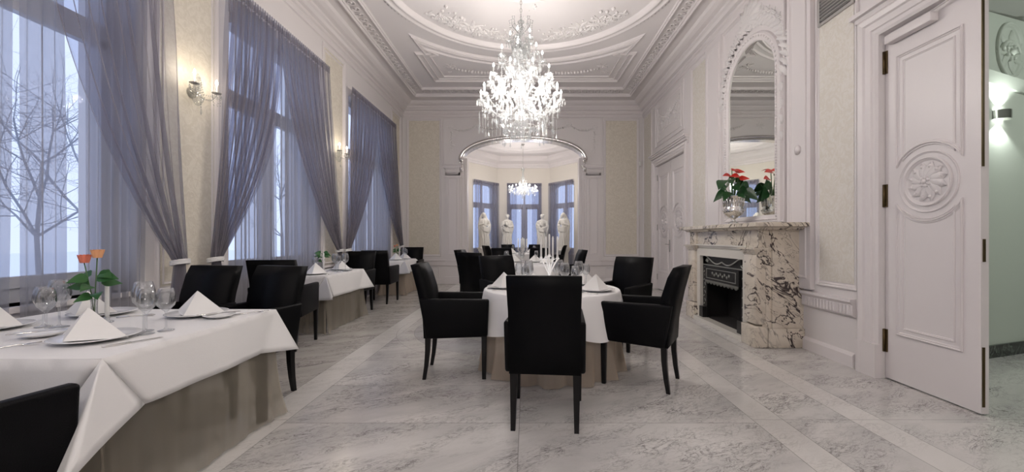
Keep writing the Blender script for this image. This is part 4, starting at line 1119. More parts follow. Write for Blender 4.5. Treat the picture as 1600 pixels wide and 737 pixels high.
# ================================================================== TABLEWARE
TZ = .755
def proto(name, parts, cat):
    e = empty(name); e['category'] = cat
    for pn, mb, m_ in parts: mb.build(pn, m_, e)
    return e
def single(name, mb, m_, cat):
    o = mb.build(name, m_); o['category'] = cat; return o
def plate_mb(r): return MB().lathe([(0, .004), (r*.5, .004), (r*.62, .006), (r*.97, .019), (r, .022), (r*.98, .024), (r*.64, .011), (r*.5, .008), (0, .008)], 40)
plate0 = single('dinner_plate', plate_mb(.165), CHINA, 'plate'); sideplate0 = single('side_plate', plate_mb(.085), CHINA, 'plate')
def napkin_mb():
    mb = MB(); h = .145; w = .145; d = .075
    # folded pyramid: two sloping faces meeting at a ridge, open at the back, with layered hem
    A = Vector((0, 0, h)); F_ = Vector((0, -d, 0)); L_ = Vector((-w, d*.4, 0)); R_ = Vector((w, d*.4, 0)); B_ = Vector((0, d*.9, 0))
    for p, q in ((L_, F_), (F_, R_), (R_, B_), (B_, L_)):
        def E(u, v, p=p, q=q):
            e = A.lerp(p.lerp(q, u), v); n_ = (p-A).cross(q-A).normalized(); return e+n_*(-.006*sin(pi*u)*v)
        mb.grid(E, 4, 6)
    for p, q in ((L_, F_), (F_, R_)):
        def E2(u, v, p=p, q=q): e = A.lerp(p.lerp(q, u)*1.03, .04+v*.96); return e+Vector((0, -.006*v, .001))
        mb.grid(E2, 3, 5)
    return mb
napkin0 = single('folded_napkin', napkin_mb(), NAPKIN, 'napkin')
def wineglass(R0, H, bowl):
    mb = MB(); zb = H-bowl
    mb.shell([(.0, .002), (R0*.85, .002), (R0*.85, .004), (.012, .010), (.0045, .02), (.004, zb*.7), (.006, zb-.005), (R0*.5, zb+.012), (R0*.88, zb+bowl*.25), (R0, zb+bowl*.45), (R0*.95, zb+bowl*.7), (R0*.74, H), (R0*.72, H), (R0*.92, zb+bowl*.7), (R0*.97, zb+bowl*.45), (R0*.85, zb+bowl*.26), (R0*.45, zb+.016), (0, zb+.008)], 24)
    return mb
big0 = single('wine_glass', wineglass(.049, .262, .140), GLASS, 'glass'); white0 = single('wine_glass', wineglass(.040, .235, .125), GLASS, 'glass'); water0 = single('wine_glass', wineglass(.042, .225, .12), GLASS, 'glass')
def knife_mb():
    mb = MB(); mb.rbox(-.007, .007, -.11, -.01, 0, .006, .002, 2); mb.hexa([(-.008, -.01, 0.001), (.008, -.01, .001), (.004, .11, .001), (-.009, .10, .001)], [(-.008, -.01, .004), (.008, -.01, .004), (.004, .11, .003), (-.009, .10, .003)]); return mb
def fork_mb():
    mb = MB(); mb.tube([(0, -.10, .003), (0, -.02, .005), (0, .03, .009), (0, .045, .006)], [.005, .0035, .003, .005], 6); mb.box(-.011, .011, .044, .055, .004, .007)
    for k in range(4): mb.tube([(-.009+k*.006, .054, .006), (-.009+k*.006, .10, .009)], .0016, 4)
    return mb
def spoon_mb():
    mb = MB(); mb.tube([(0, -.10, .003), (0, .03, .006)], [.005, .003], 6); mb.ball((0, .055, .006), (.018, .028, .004), 10, 6); return mb
knife0 = single('knife', knife_mb(), SILVER, 'cutlery'); fork0 = single('fork', fork_mb(), SILVER, 'cutlery'); spoon0 = single('spoon', spoon_mb(), SILVER, 'cutlery')
protos = [plate0, sideplate0, napkin0, big0, white0, water0, knife0, fork0, spoon0]
def put(p, x, y, rz, label, group, z=TZ):
    o = dup(p, (x, y, z), rz, label, group); return o
def setting(x, y, face, where, group, cutlery=True, glasses=True, nap=True, small=False):
    """face: direction (deg) from the plate toward the table's middle; guest sits on the other side"""
    a = R(face); d = Vector((cos(a), sin(a))); r_ = Vector((sin(a), -cos(a)))     # r_ = guest's right
    rz = a-pi/2; pos = lambda f_, s_: (x+d.x*f_+r_.x*s_, y+d.y*f_+r_.y*s_)
    put(plate0, x, y, rz, 'white china plate '+where, 'dinner plates'+group)
    if nap: put(napkin0, x, y, R((x*977+y*613) % 40-20), 'white napkin folded into a tent '+where, 'folded napkins'+group, TZ+.012)
    if cutlery:
        put(knife0, *pos(0, .20), rz, 'silver knife beside the plate '+where, 'knives'+group, TZ)
        put(fork0, *pos(0, -.20), rz, 'silver fork beside the plate '+where, 'forks'+group, TZ)
    if glasses:
        if not small: put(big0, *pos(.235, .13), rz, 'large clear wine glass '+where, 'wine glasses'+group, TZ)
        put(white0, *pos(.20, .225), rz, 'slimmer clear wine glass '+where, 'wine glasses'+group, TZ)
# --- nearest square table, placed as in the photo
T = ' on the nearest square table'
def near(p, px, py, head, label, cat=None, z=TZ, tilt=None):
    Y = (1.25-z)*FPX/(py-371); X = (px-823)*Y/FPX
    o = put(p, X, Y, R(head), label, None, z); return o
put(plate0, -2.09, 1.98, 0, 'white plate under the big front napkin on the nearest square table', 'dinner plates'+T)
put(napkin0, -2.13, 1.98, R(-10), 'white tent napkin in front of the candle on the nearest square table', 'folded napkins'+T, TZ+.012).scale = (1.35, 1.15, 1.0)
put(plate0, -2.10, 2.60, pi, 'white plate near the far aisle corner of the nearest square table', 'dinner plates'+T)
put(napkin0, -2.10, 2.60, R(-8), 'white tent napkin near the far aisle corner, nearest square table', 'folded napkins'+T, TZ+.012).scale = (1.25, 1.1, 1.0)
put(plate0, -2.90, 2.20, 0, 'white plate cut by the left edge of the photo', 'dinner plates'+T)
put(napkin0, -2.92, 2.22, 0, 'white tent napkin cut by the left edge of the photo', 'folded napkins'+T, TZ+.012)
put(plate0, -2.72, 2.62, pi, 'white plate behind the candle at the window end of nearest square table', 'dinner plates'+T)
put(napkin0, -2.80, 2.60, R(8), 'white tent napkin behind the roses on the nearest square table', 'folded napkins'+T, TZ+.012)
put(sideplate0, -1.90, 2.52, 0, 'small white bread plate at the far aisle corner of the nearest square table', 'side plates'+T)
put(sideplate0, -2.42, 2.04, 0, 'small white bread plate left of the front napkin', 'side plates'+T)
put(knife0, -1.90, 2.52, R(-48), 'silver butter knife lying on the bread plate at the far aisle corner', 'knives'+T, TZ+.026)
put(knife0, -1.86, 1.93, R(-28), 'silver knife right of the front plate, nearest square table', 'knives'+T)
put(fork0, -2.33, 1.83, R(-40), 'silver fork lying left of the front plate on the nearest square table', 'forks'+T)
put(knife0, -2.42, 2.03, R(-45), 'silver butter knife on the bread plate left of the front napkin', 'knives'+T, TZ+.026)
put(fork0, -1.80, 2.66, R(-50), 'silver fork pointing at the far aisle corner of the nearest square table', 'forks'+T)
put(spoon0, -2.44, 2.56, R(-60), 'silver spoon between the two far plates of the nearest square table', 'spoons'+T)
for p, x, y, l in ((big0, -2.02, 2.15, 'tallest wine glass of the trio right of the front napkin'), (white0, -1.95, 2.09, 'slim wine glass standing foremost right of the front napkin'), (water0, -1.92, 2.17, 'rounder wine glass at the back of the trio right of the front napkin'),
                   (big0, -2.58, 2.25, 'tallest wine glass of the trio left of the roses'), (white0, -2.50, 2.12, 'slim wine glass standing foremost left of the front napkin'), (water0, -2.68, 2.26, 'rounder wine glass at the back of the trio left of the roses')):
    put(p, x, y, 0, l, 'wine glasses'+T)
# candle and roses
cnd = single('table_candle', MB().lathe([(.0, 0), (.011, 0), (.010, .235), (.006, .25), (0, .255)], 12), WAX, 'candle'); cw = MB().tube([(0, 0, .25), (.001, 0, .265)], .0012, 4).build('wick', BLACKWOOD, cnd)
hold = MB().lathe([(0, 0), (.03, 0), (.03, .005), (.012, .012), (.014, .035), (.011, .035), (.0, .03)], 16).build('candle_holder', GLASS); hold['category'] = 'candle holder'
protos += [cnd, hold]
def candle_at(x, y, label, group): put(hold, x, y, 0, 'clear holder under the '+label, 'glass candle holders'); put(cnd, x, y, 0, label, group, TZ+.031)
candle_at(-2.455, 2.385, 'white dinner candle in front of roses on the nearest square table', 'white dinner candles')
def rose_vase(x, y, label_v, label_f, seed, bloom=True, scale=1.0):
    v = empty('bud_vase', (x, y, TZ), 0, label_v, 'vase'); MB().shell([(0, .003), (.02, .003), (.022, .03), (.014, .08), (.015, .13), (.018, .15), (.016, .15), (.012, .13), (.011, .08), (.018, .03), (0, .01)], 20).build('vase_body', GLASS, v)
    f_ = empty('cut_rose', (x, y, TZ), 0, label_f, 'flower'); f_.scale = (scale,)*3
    st = MB(); rnd = random.Random(seed)
    heads = [(-.04, -.01, .335), (.015, .0, .36)] if bloom else [(0, 0, .26)]
    for hx, hy, hz in heads: st.tube([(0, 0, .04), (hx*.3, hy*.3, .16), (hx, hy, hz-.02)], .0025, 5)
    st.build('stem', STEM, f_)
    for i, (dx, dy, dz, a, L) in enumerate([(-.05, 0, .25, 175, .085), (-.04, -.02, .20, 200, .075), (.05, 0, .245, 5, .09), (.06, .01, .26, -15, .07), (-.02, -.03, .24, 250, .07), (.02, -.03, .20, -70, .07), (-.01, .03, .23, 100, .07), (.03, .03, .21, 50, .07), (0, -.02, .15, -110, .06), (.02, 0, .16, -40, .06)]):
        m_ = MB(); heartleaf(m_, (dx*.5, dy, dz), (cos(R(a)), sin(R(a)), rnd.uniform(-.1, .3)), L*1.05, L*.85, .35, Vector((.55, -.7, .6))); m_.build('leaf', LEAF2, f_)
    if bloom:
        for k, (hx, hy, hz) in enumerate(heads):
            m_ = MB(); m_.ball((hx, hy, hz), (.014, .014, .020), 10, 8)
            for j in range(9):
                t = j*2.4; rr = .008+.0012*j
                def Pp(u, w, t=t, rr=rr, j=j): th = t+(u-.5)*1.7; q = rr+.006*sin(w*pi/2)+.004*w*w*(j > 4); return (hx+q*cos(th), hy+q*sin(th), hz-.02+.042*w-(.004*(u-.5)**2*8)*w)
                m_.grid(Pp, 5, 4)
            m_.build('rose_bloom', ROSE if k else PINKROSE, f_)
    return v
rose_vase(-2.45, 2.31, 'clear glass bud vase with roses on the nearest square table', 'two orange-pink roses with green leaves on the nearest square table', 1, True, 1.12)
# --- second window table
T = ' on the second window table'
put(plate0, -2.86, 5.50, 0, 'white plate at near end of second window table', 'dinner plates'+T); put(napkin0, -2.86, 5.52, 0, 'white tent napkin at near end of second window table', 'folded napkins'+T, TZ+.012)
put(plate0, -2.86, 6.25, 0, 'white plate at far end of second window table', 'dinner plates'+T); put(napkin0, -2.84, 6.22, 0, 'white tent napkin at far end of second window table', 'folded napkins'+T, TZ+.012)
for p, x, y, l in ((big0, -2.78, 5.92, 'large wine glass right of the plant on the second window table'), (white0, -2.70, 5.85, 'slim wine glass right of the candle on the second window table'), (water0, -2.98, 5.75, 'short glass left of the plant on the second window table'), (big0, -2.66, 5.98, 'outermost wine glass on the second window table')): put(p, x, y, 0, l, 'wine glasses'+T)
put(sideplate0, -2.68, 6.10, 0, 'small white bread plate on the second window table', 'side plates'+T); put(knife0, -2.68, 6.1, R(-20), 'silver butter knife on the bread plate of the second window table', 'knives'+T, TZ+.026)
put(knife0, -2.67, 5.5, 0, 'silver knife right of the near plate on the second window table', 'knives'+T)
candle_at(-2.84, 5.70, 'white dinner candle beside green sprig on the second window table', 'white dinner candles')
rose_vase(-2.94, 5.85, 'clear glass bud vase with green sprig on the second window table', 'leafy green rose sprig on the second window table', 2, False, 1.1)
# --- third window table
T = ' on the third window table'
put(plate0, -2.88, 9.0, 0, 'white plate at near end of third window table', 'dinner plates'+T); put(napkin0, -2.90, 9.02, 0, 'white tent napkin at near end of third window table', 'folded napkins'+T, TZ+.012)
put(plate0, -2.86, 9.48, 0, 'white plate at far end of third window table', 'dinner plates'+T); put(napkin0, -2.84, 9.46, 0, 'white tent napkin at far end of third window table', 'folded napkins'+T, TZ+.012)
put(big0, -2.78, 9.25, 0, 'large wine glass on the third window table', 'wine glasses'+T); put(white0, -2.72, 9.18, 0, 'slim wine glass on the third window table', 'wine glasses'+T)
candle_at(-2.88, 9.22, 'white dinner candle on the third window table', 'white dinner candles')
rose_vase(-2.96, 9.26, 'clear glass bud vase on the third window table', 'two roses in bud vase on the third window table', 3, True, .9)
# --- round tables
def around(C, r, angs, names, grp, **k):
    for a, nm in zip(angs, names): setting(C[0]+r*cos(R(a)), C[1]+r*sin(R(a)), a+180, nm, grp, **k)
around(RT1, .47, [-95, 183, -32, 40, 118], ['behind the nearest chair at the front round table', 'at the left of the front round table', 'at the right of the front round table', 'at far right of the front round table', 'at far left of the front round table'], ' on the front round table')
around(RT2, .47, [-130, 168, 0, 112, 58], ['at near left of the second round table', 'at the left of the second round table', 'at the right of the second round table', 'at far left of the second round table', 'at far right of the second round table'], ' on the second round table', cutlery=False, small=True)
around(RT3, .46, [-140, 150, 60, -30], ['at near left of the bay table', 'at far left of the bay table', 'at far right of the bay table', 'at near right of the bay table'], ' on the bay table', cutlery=False, small=True)

# five-armed candelabra
def candelabrum(x, y, s, label, m_, matname):
    c = empty('candelabrum', (x, y, TZ), R(-9), label, 'candelabrum')
    MB().lathe([(0, 0), (.06, 0), (.062, .006), (.03, .014), (.014, .03), (.012, .08), (.02, .10), (.012, .12), (.0, .122)], 20).build('base', m_, c)
    tops = [(0, 0, .30)]+[(.088*cos(2*pi*k/4+.5), .088*sin(2*pi*k/4+.5), .275) for k in range(4)]
    for i, (a, b, z) in enumerate(tops):
        z *= s
        mb = MB(); mb.tube([(0, 0, .09)]+[(a*t**1.6*1.0, b*t**1.6, .09+(z-.09)*t) for t in (.3, .6, .85, 1)], .0075, 8); arm_ = mb.build('arm', m_, c)
        mb = MB(); mb.lathe([(0, 0), (.009, 0), (.022, .008), (.024, .012), (.014, .014), (.013, .03), (0, .03)], 14, (a, b, z)); mb.build('candle_cup', m_, c)
        cn = MB().lathe([(0, .02), (.010, .02), (.0095, .215), (.005, .23), (0, .235)], 10).build('taper_candle', WAX, None); cn.location = (x+(a*cos(R(-9))-b*sin(R(-9))), y+(a*sin(R(-9))+b*cos(R(-9))), TZ+z)
        cn['label'] = ('tallest middle taper', 'taper on the rightmost arm', 'taper on the far arm', 'taper on the leftmost arm', 'taper on the near arm')[i]+' of the candelabrum, '+matname; cn['category'] = 'candle'; cn['group'] = 'tapers in the candelabrum on the '+matname
        MB().tube([(0, 0, .23), (.001, 0, .245)], .0012, 4).build('wick', BLACKWOOD, cn)
candelabrum(RT1[0]-.02, RT1[1]+.02, 1.0, 'five-armed clear glass candelabrum at the middle of the front round table', thin_glass('candelabrum_glass', (.9, .92, .92), .35, .04, .40), 'front round table')
candelabrum(RT2[0], RT2[1], .9, 'five-armed silver candelabrum at the middle of the second round table', SILVER, 'second round table')
candelabrum(RT3[0], RT3[1], .8, 'five-armed silver candelabrum at the middle of the bay table', SILVER, 'bay table')
for p in protos:
    for ch in list(p.children): bpy.data.objects.remove(ch)
    bpy.data.objects.remove(p)

# ================================================================== CHANDELIERS
def drop_mb(L, w):
    return MB().add([(0, 0, 0), (w*.35, 0, -L*.25), (0, w*.35, -L*.25), (-w*.35, 0, -L*.25), (0, -w*.35, -L*.25), (w, 0, -L*.7), (0, w, -L*.7), (-w, 0, -L*.7), (0, -w, -L*.7), (0, 0, -L)],
        [(0, 1, 2), (0, 2, 3), (0, 3, 4), (0, 4, 1)]+[(1+i, 5+i, 5+(i+1) % 4, 1+(i+1) % 4) for i in range(4)]+[(5+i, 9, 5+(i+1) % 4) for i in range(4)])
def octa(mb, c, r):
    x, y, z = c; mb.add([(x+r, y, z), (x-r, y, z), (x, y+r, z), (x, y-r, z), (x, y, z+r*1.2), (x, y, z-r*1.2)], [(0, 2, 4), (2, 1, 4), (1, 3, 4), (3, 0, 4), (2, 0, 5), (1, 2, 5), (3, 1, 5), (0, 3, 5)])
def chain(mb, p, q, sag, n, r):
    for i in range(n+1): t = i/n; octa(mb, (p[0]+(q[0]-p[0])*t, p[1]+(q[1]-p[1])*t, p[2]+(q[2]-p[2])*t-4*sag*t*(1-t)), r)
def chandelier(loc, s, ztop, label, tiers, seed, bottom, crown=True, power=30, full=True):
    """loc z = level of the lowest arm ring; local units metres"""
    c = empty('crystal_chandelier', loc, 0, label, 'chandelier'); rnd = random.Random(seed)
    zt = ztop-loc[2]
    stem = MB(); H = tiers[-1][1]+.30*s
    stem.lathe([(.02, bottom), (.06*s, bottom+.03), (.03*s, bottom+.07), (.08*s, bottom+.12), (.11*s, bottom+.20), (.05*s, bottom+.26), (.035*s, .05), (.09*s, .12), (.10*s, .20), (.03*s, .27), (.03*s, .42*s), (.07*s, .50*s), (.08*s, .56*s), (.03*s, .64*s), (.03*s, .8*s), (.06*s, .86*s), (.06*s, .92*s), (.02, .98*s), (.02, H)], 14)
    stem.build('stem', CRYSTAL, c)
    rod = MB(); nl = max(3, int((zt-H)/.05))
    for i in range(nl):
        z = H+(zt-H)*(i+.5)/nl; r_ = (zt-H)/nl*.62
        rod.tube([(cos(t)*.012*(i % 2), cos(t)*.012*((i+1) % 2), z+sin(t)*r_) for t in [2*pi*k/8 for k in range(8)]], .0035, 4, closed=True)
    rod.lathe([(.0, zt-.002), (.07*s, zt-.002), (.06*s, zt-.03), (.02, zt-.06), (0, zt-.06)], 16); rod.build('chain', GREY, c)
    arm_meshes = {}; drop = drop_mb(.085*s, .014*s); dm = drop.build('crystal_drop', CRYSTAL, c); first = [True]; nd = [0]
    extra = MB(); bead = MB()
    def put_drop(p, k=1.0):
        if nd[0] < 96:
            if first[0]: o = dm; first[0] = False
            else: o = dm.copy(); COL.objects.link(o); o.parent = c
            o.location = p; o.scale = (k, k, k); o.rotation_euler = (0, 0, rnd.uniform(0, 3)); nd[0] += 1
        else: extra.add([(p[0]+v[0]*k, p[1]+v[1]*k, p[2]+v[2]*k) for v in drop.v], drop.f)
    for ti, (r, z, n, ph) in enumerate(tiers):
        prev = None; ends = []
        for k in range(n):
            a = 2*pi*(k+ph)/n; pts = []
            for t in [i/10 for i in range(11)]:
                rad = .03+(r-.03)*t; zz = z-.02+ -.13*s*sin(pi*min(1, t*1.12))*(1 if t < .9 else 1)+.06*s*max(0, t-.75)*4
                pts.append((rad*cos(a), rad*sin(a), zz))
            mb = MB(); mb.tube(pts, .009*s, 6); arm = mb.build('arm', CRYSTAL, c)
            ex, ey, ez = pts[-1]; ends.append((ex, ey, ez))
            mb = MB(); mb.lathe([(0, -.012), (.025*s, -.005), (.055*s, .008), (.058*s, .012), (.02*s, .006), (.012*s, .02), (.013*s, .10*s), (0, .10*s)], 12, (ex, ey, ez)); mb.build('candle_sleeve', CRYSTAL, arm)
            mb = MB(); mb.lathe([(0, .10*s), (.008*s, .102*s), (.014*s, .118*s), (.011*s, .135*s), (.003*s, .155*s), (0, .158*s)], 8, (ex, ey, ez)); mb.build('bulb', BULB, arm)
            for q in range(5): t = 2*pi*q/5+a; put_drop((ex+.055*s*cos(t), ey+.055*s*sin(t), ez+.004), rnd.uniform(.75, 1.1))
        for k in range(n):
            p, q = ends[k], ends[(k+1) % n]; chain(bead, p, q, .10*s, 11, .0095*s)
            mid = ((p[0]+q[0])/2, (p[1]+q[1])/2, (p[2]+q[2])/2-.11*s); put_drop(mid, 1.2)
            chain(bead, p, (p[0]*.15, p[1]*.15, p[2]+.20*s), .07*s, 14, .008*s)
            for w in range(4):
                t = rnd.random(); rad = r*rnd.uniform(.25, 1.02); a = 2*pi*rnd.random()
                put_drop((rad*cos(a), rad*sin(a), z-.06*s+rnd.uniform(-.05, .12)*s), rnd.uniform(.8, 1.5))
    # dense body of crystal between the tiers
    if full:
        for k in range(430):
            z = rnd.uniform(-.12, tiers[-1][1]+.02)
            f_ = (z+.12)/(tiers[-1][1]+.14); rmax = tiers[0][0]*(1-f_)**.85*.86+.08; a = rnd.uniform(0, 2*pi); rad = rmax*sqrt(rnd.uniform(.12, 1))
            if k % 2: octa(extra, (rad*cos(a), rad*sin(a), z), rnd.uniform(.010, .022)*s)
            else: kk = rnd.uniform(.7, 1.3); extra.add([(rad*cos(a)+v[0]*kk, rad*sin(a)+v[1]*kk, z+v[2]*kk) for v in drop.v], drop.f)
        for k in range(64):      # hanging bead strings under the lowest ring
            a = 2*pi*k/64; r_ = tiers[0][0]*rnd.choice((.40, .62, .80, .95, 1.04)); L = rnd.uniform(.14, .30)*(1.25-r_/tiers[0][0]*.4)
            chain(bead, (r_*cos(a), r_*sin(a), -.06), (r_*cos(a), r_*sin(a), -.06-L), 0, int(L/.020), .0075*s)
            p = (r_*cos(a), r_*sin(a), -.07-L); extra.add([(p[0]+v[0], p[1]+v[1], p[2]+v[2]) for v in drop.v], drop.f)
        for rr_, z_ in ((.34, -.15), (.24, -.24), (.14, -.32)):
            for k in range(26): a = 2*pi*k/26; p = (rr_*cos(a)*s, rr_*sin(a)*s, z_*s); extra.add([(p[0]+v[0], p[1]+v[1], p[2]+v[2]) for v in drop.v], drop.f)
            bead.tube([(rr_*cos(2*pi*k/30)*s, rr_*sin(2*pi*k/30)*s, z_*s) for k in range(30)], .006, 4, closed=True)
    if crown:
        cz = H-.06; crn = MB()
        for k in range(8):
            a = 2*pi*k/8; pts = [(.02*cos(a), .02*sin(a), cz-.10)]+[(s*.135*sin(t*1.9)*cos(a), s*.135*sin(t*1.9)*sin(a), cz-.10+.22*s*t) for t in (.2, .4, .6, .8, 1.0)]+[(s*.17*cos(a), s*.17*sin(a), cz+.10*s), (s*.155*cos(a), s*.155*sin(a), cz+.06*s)]
            crn.tube(pts, .006, 6)
            a2 = 2*pi*(k+1)/8; chain(bead, (s*.155*cos(a), s*.155*sin(a), cz+.06*s), (s*.155*cos(a2), s*.155*sin(a2), cz+.06*s), .09*s, 8, .007*s)
            chain(bead, (s*.155*cos(a), s*.155*sin(a), cz+.06*s), (s*.16*cos(a), s*.16*sin(a), cz-.26*s), 0, 12, .007*s)
        crn.lathe([(.02, cz-.02), (.045*s, cz+.0), (.02, cz+.04), (.05*s, cz+.08), (.02, cz+.11)], 12); crn.build('crown', CRYSTAL, c)
    b_ = bead.build('bead_chains', CRYSTAL, c); b_['kind'] = 'stuff'
    if extra.v: e_ = extra.build('crystal_cascade', CRYSTAL, c); e_['kind'] = 'stuff'
    # the lamps' own light
    nl = 6
    for k in range(nl):
        r, z = tiers[0][0]*.98, tiers[0][1]+.16*s; a = 2*pi*(k+.5)/nl
        light('chandelier_bulb_light', 'POINT', (loc[0]+r*cos(a), loc[1]+r*sin(a), loc[2]+z), power*LAMP*1.22, (1, .935, .875), .06)
    return c
chandelier((-.08, 5.70, 3.02), 1.0, ZC-.03, 'large tiered crystal chandelier over the front round table', [(.56, .10, 12, 0), (.43, .38, 9, .3), (.30, .66, 7, .1), (.15, .92, 5, .5)], 3, -.36)
chandelier((-.12, 13.1, 2.72), .8, 4.25, 'smaller crystal chandelier hanging in the bay', [(.44, .04, 10, .2), (.22, .10, 6, 0)], 5, -.22, power=14, full=False)
chandelier((-.08, -.6, 3.02), 1.0, ZC-.03, 'added unseen crystal chandelier behind the camera, as fill light', [(.56, .10, 8, 0), (.30, .66, 5, .1)], 8, -.2, power=30, full=False, crown=False)  # added out of view behind the camera to fill the room with light

# ================================================================== SCONCES
def sconce(y, label, z=2.69):
    s = empty('crystal_wall_sconce', (XL+.006, y, z), 0, label, 'wall lamp')
    MB().lathe([(0, 0), (.055, 0), (.05, .015), (.02, .03), (.012, .06), (0, .06)], 16).build('back_plate', CRYSTAL, s).rotation_euler = (0, pi/2, 0)
    bead = MB(); first = True; dr = drop_mb(.06, .010)
    for sy in (-1, 1):
        pts = [(.05, 0, 0), (.09, sy*.05, -.05), (.13, sy*.10, -.04), (.15, sy*.135, .01), (.15, sy*.14, .04)]
        mb = MB(); mb.tube(pts, .007, 6); arm = mb.build('arm', CRYSTAL, s)
        ex, ey, ez = pts[-1]
        mb = MB(); mb.lathe([(0, -.01), (.04, .0), (.044, .008), (.014, .008), (.013, .085), (0, .085)], 12, (ex, ey, ez)); mb.build('candle_sleeve', GREY, arm)
        mb = MB(); mb.lathe([(0, .085), (.009, .09), (.013, .105), (.008, .13), (0, .145)], 8, (ex, ey, ez)); mb.build('bulb', FLAMEBULB, arm)
        for k in range(6): t = 2*pi*k/6; o = dr.build('crystal_drop', CRYSTAL, s); o.location = (ex+.042*cos(t), ey+.042*sin(t), ez+.002)
        chain(bead, (ex, ey, ez), (.05, 0, .08), .06, 10, .007); chain(bead, (ex, ey, ez), (.12, 0, -.02), .07, 8, .007)
        light('sconce_bulb_light', 'POINT', (XL+.006+ex, y+ey, z+ez+.12), 3.2*LAMP, (1, .86, .66), .02)
    bead.lathe([(0, -.13), (.02, -.12), (.045, -.08), (.05, -.05), (.02, -.02), (.015, .04), (.03, .08), (.012, .12), (.02, .16), (0, .20)], 10, (.07, 0, 0))
    for k in range(16):
        t = 2*pi*k/16; chain(bead, (.07+.05*cos(t), .05*sin(t), -.04), (.07+.02*cos(t), .02*sin(t), .15), -.01, 8, .006)
        for sy in (-1, 1): chain(bead, (.15+.04*cos(t), sy*.14+.04*sin(t), .045), (.15+.03*cos(t), sy*.14+.03*sin(t), -.02-.03*(k % 3)), 0, 4, .006)
    chain(bead, (.1, 0, .1), (.1, 0, -.14), 0, 10, .010); bead.build('bead_chain', CRYSTAL, s)
    o = dr.build('crystal_drop', CRYSTAL, s); o.location = (.1, 0, -.14); o.scale = (1.4,)*3
sconce(4.06, 'two-armed crystal sconce on the wall between the nearest and middle windows')
sconce(7.10, 'two-armed crystal sconce on the wall between the middle and farthest windows')

# ================================================================== THE BAY
BXC = -.11
bay = [(-2.55, YB+.42), (-2.45, 13.0), (-1.95, 14.05), (-1.10, 15.25), (.88, 15.25), (1.73, 14.05), (2.23, 13.0), (2.33, YB+.42)]
bwins = {2: (.16, 1.42), 3: (.40, 1.62), 4: (.05, 1.31)}   # opening along the segment
BZ1 = 3.22; BZC = 4.25
mb = MB()
def seg_frame(i):
    p, q = Vector(bay[i]), Vector(bay[i+1]); d = (q-p); L = d.length; d.normalize(); n_ = Vector((d.y, -d.x))   # inward (room) normal
    return p, d, n_, L
for i in range(7):
    p, d, n_, L = seg_frame(i)
    to3 = lambda a, b, h, p=p, d=d, n_=n_: (p.x+d.x*a+n_.x*h, p.y+d.y*a+n_.y*h, b)
    holes = []
    if i in bwins: a0, a1 = bwins[i]; a1 = min(a1, L-.05); holes = [(a0, a1, .7, BZ1)]
    cur = -.05
    def blk(x0, x1, z0, z1): mb.hexa([to3(x0, z0, 0), to3(x1, z0, 0), to3(x1, z1, 0), to3(x0, z1, 0)], [to3(x0, z0, -.35), to3(x1, z0, -.35), to3(x1, z1, -.35), to3(x0, z1, -.35)])
    for (a0, a1, z0, z1) in holes: blk(cur, a0, 0, BZC+.3); blk(a0, a1, 0, z0); blk(a0, a1, z1, BZC+.3); cur = a1
    blk(cur, L+.05, 0, BZC+.3)
CREAMP = simple('cream_bay_paint', (.70, .66, .60), .6)
wbay = mb.build('wall_bay', CREAMP); struct(wbay, 'cream polygonal bay wall', 'wall')
mb = MB(); BC = [(0, 3.84), (.03, 3.85), (.035, 3.90), (.06, 3.93), (.07, 3.99), (.13, 4.03), (.20, 4.08), (.24, 4.16), (.26, 4.25)]
mb.sweep(bay[::-1], BC, lambda a, b, h: (a, b, h), closed=False)
mb.sweep(bay[::-1], [(0, 0), (.03, 0), (.03, .16), (0, .18)], lambda a, b, h: (a, b, h), closed=False)
mb.sweep(bay[::-1], [(0, .66), (.04, .655), (.04, .62), (.02, .60), (0, .58)], lambda a, b, h: (a, b, h), closed=False) if False else None
for rr in (1.0, 1.35, 1.5): mb.sweep([(BXC+rr*1.15*cos(2*pi*i/64), 13.0+rr*.95*sin(2*pi*i/64)) for i in range(64)], P_frame(.06, .035), lambda a, b, h: (a, b, BZC-h), smooth=True)
struct(mb.build('trim_6', PAINT), 'bay cornice and ceiling rings', 'moulding')
o = MB().box(-3.0, 2.8, YB+.42, 15.6, BZC, BZC+.2).build('ceiling_bay', CEIL); struct(o, 'white bay ceiling', 'ceiling')
curtlab = {2: 'sheer blue-grey curtain on the left window of the bay', 3: 'sheer blue-grey curtain on the middle window of the bay', 4: 'sheer blue-grey curtain on the right window of the bay'}
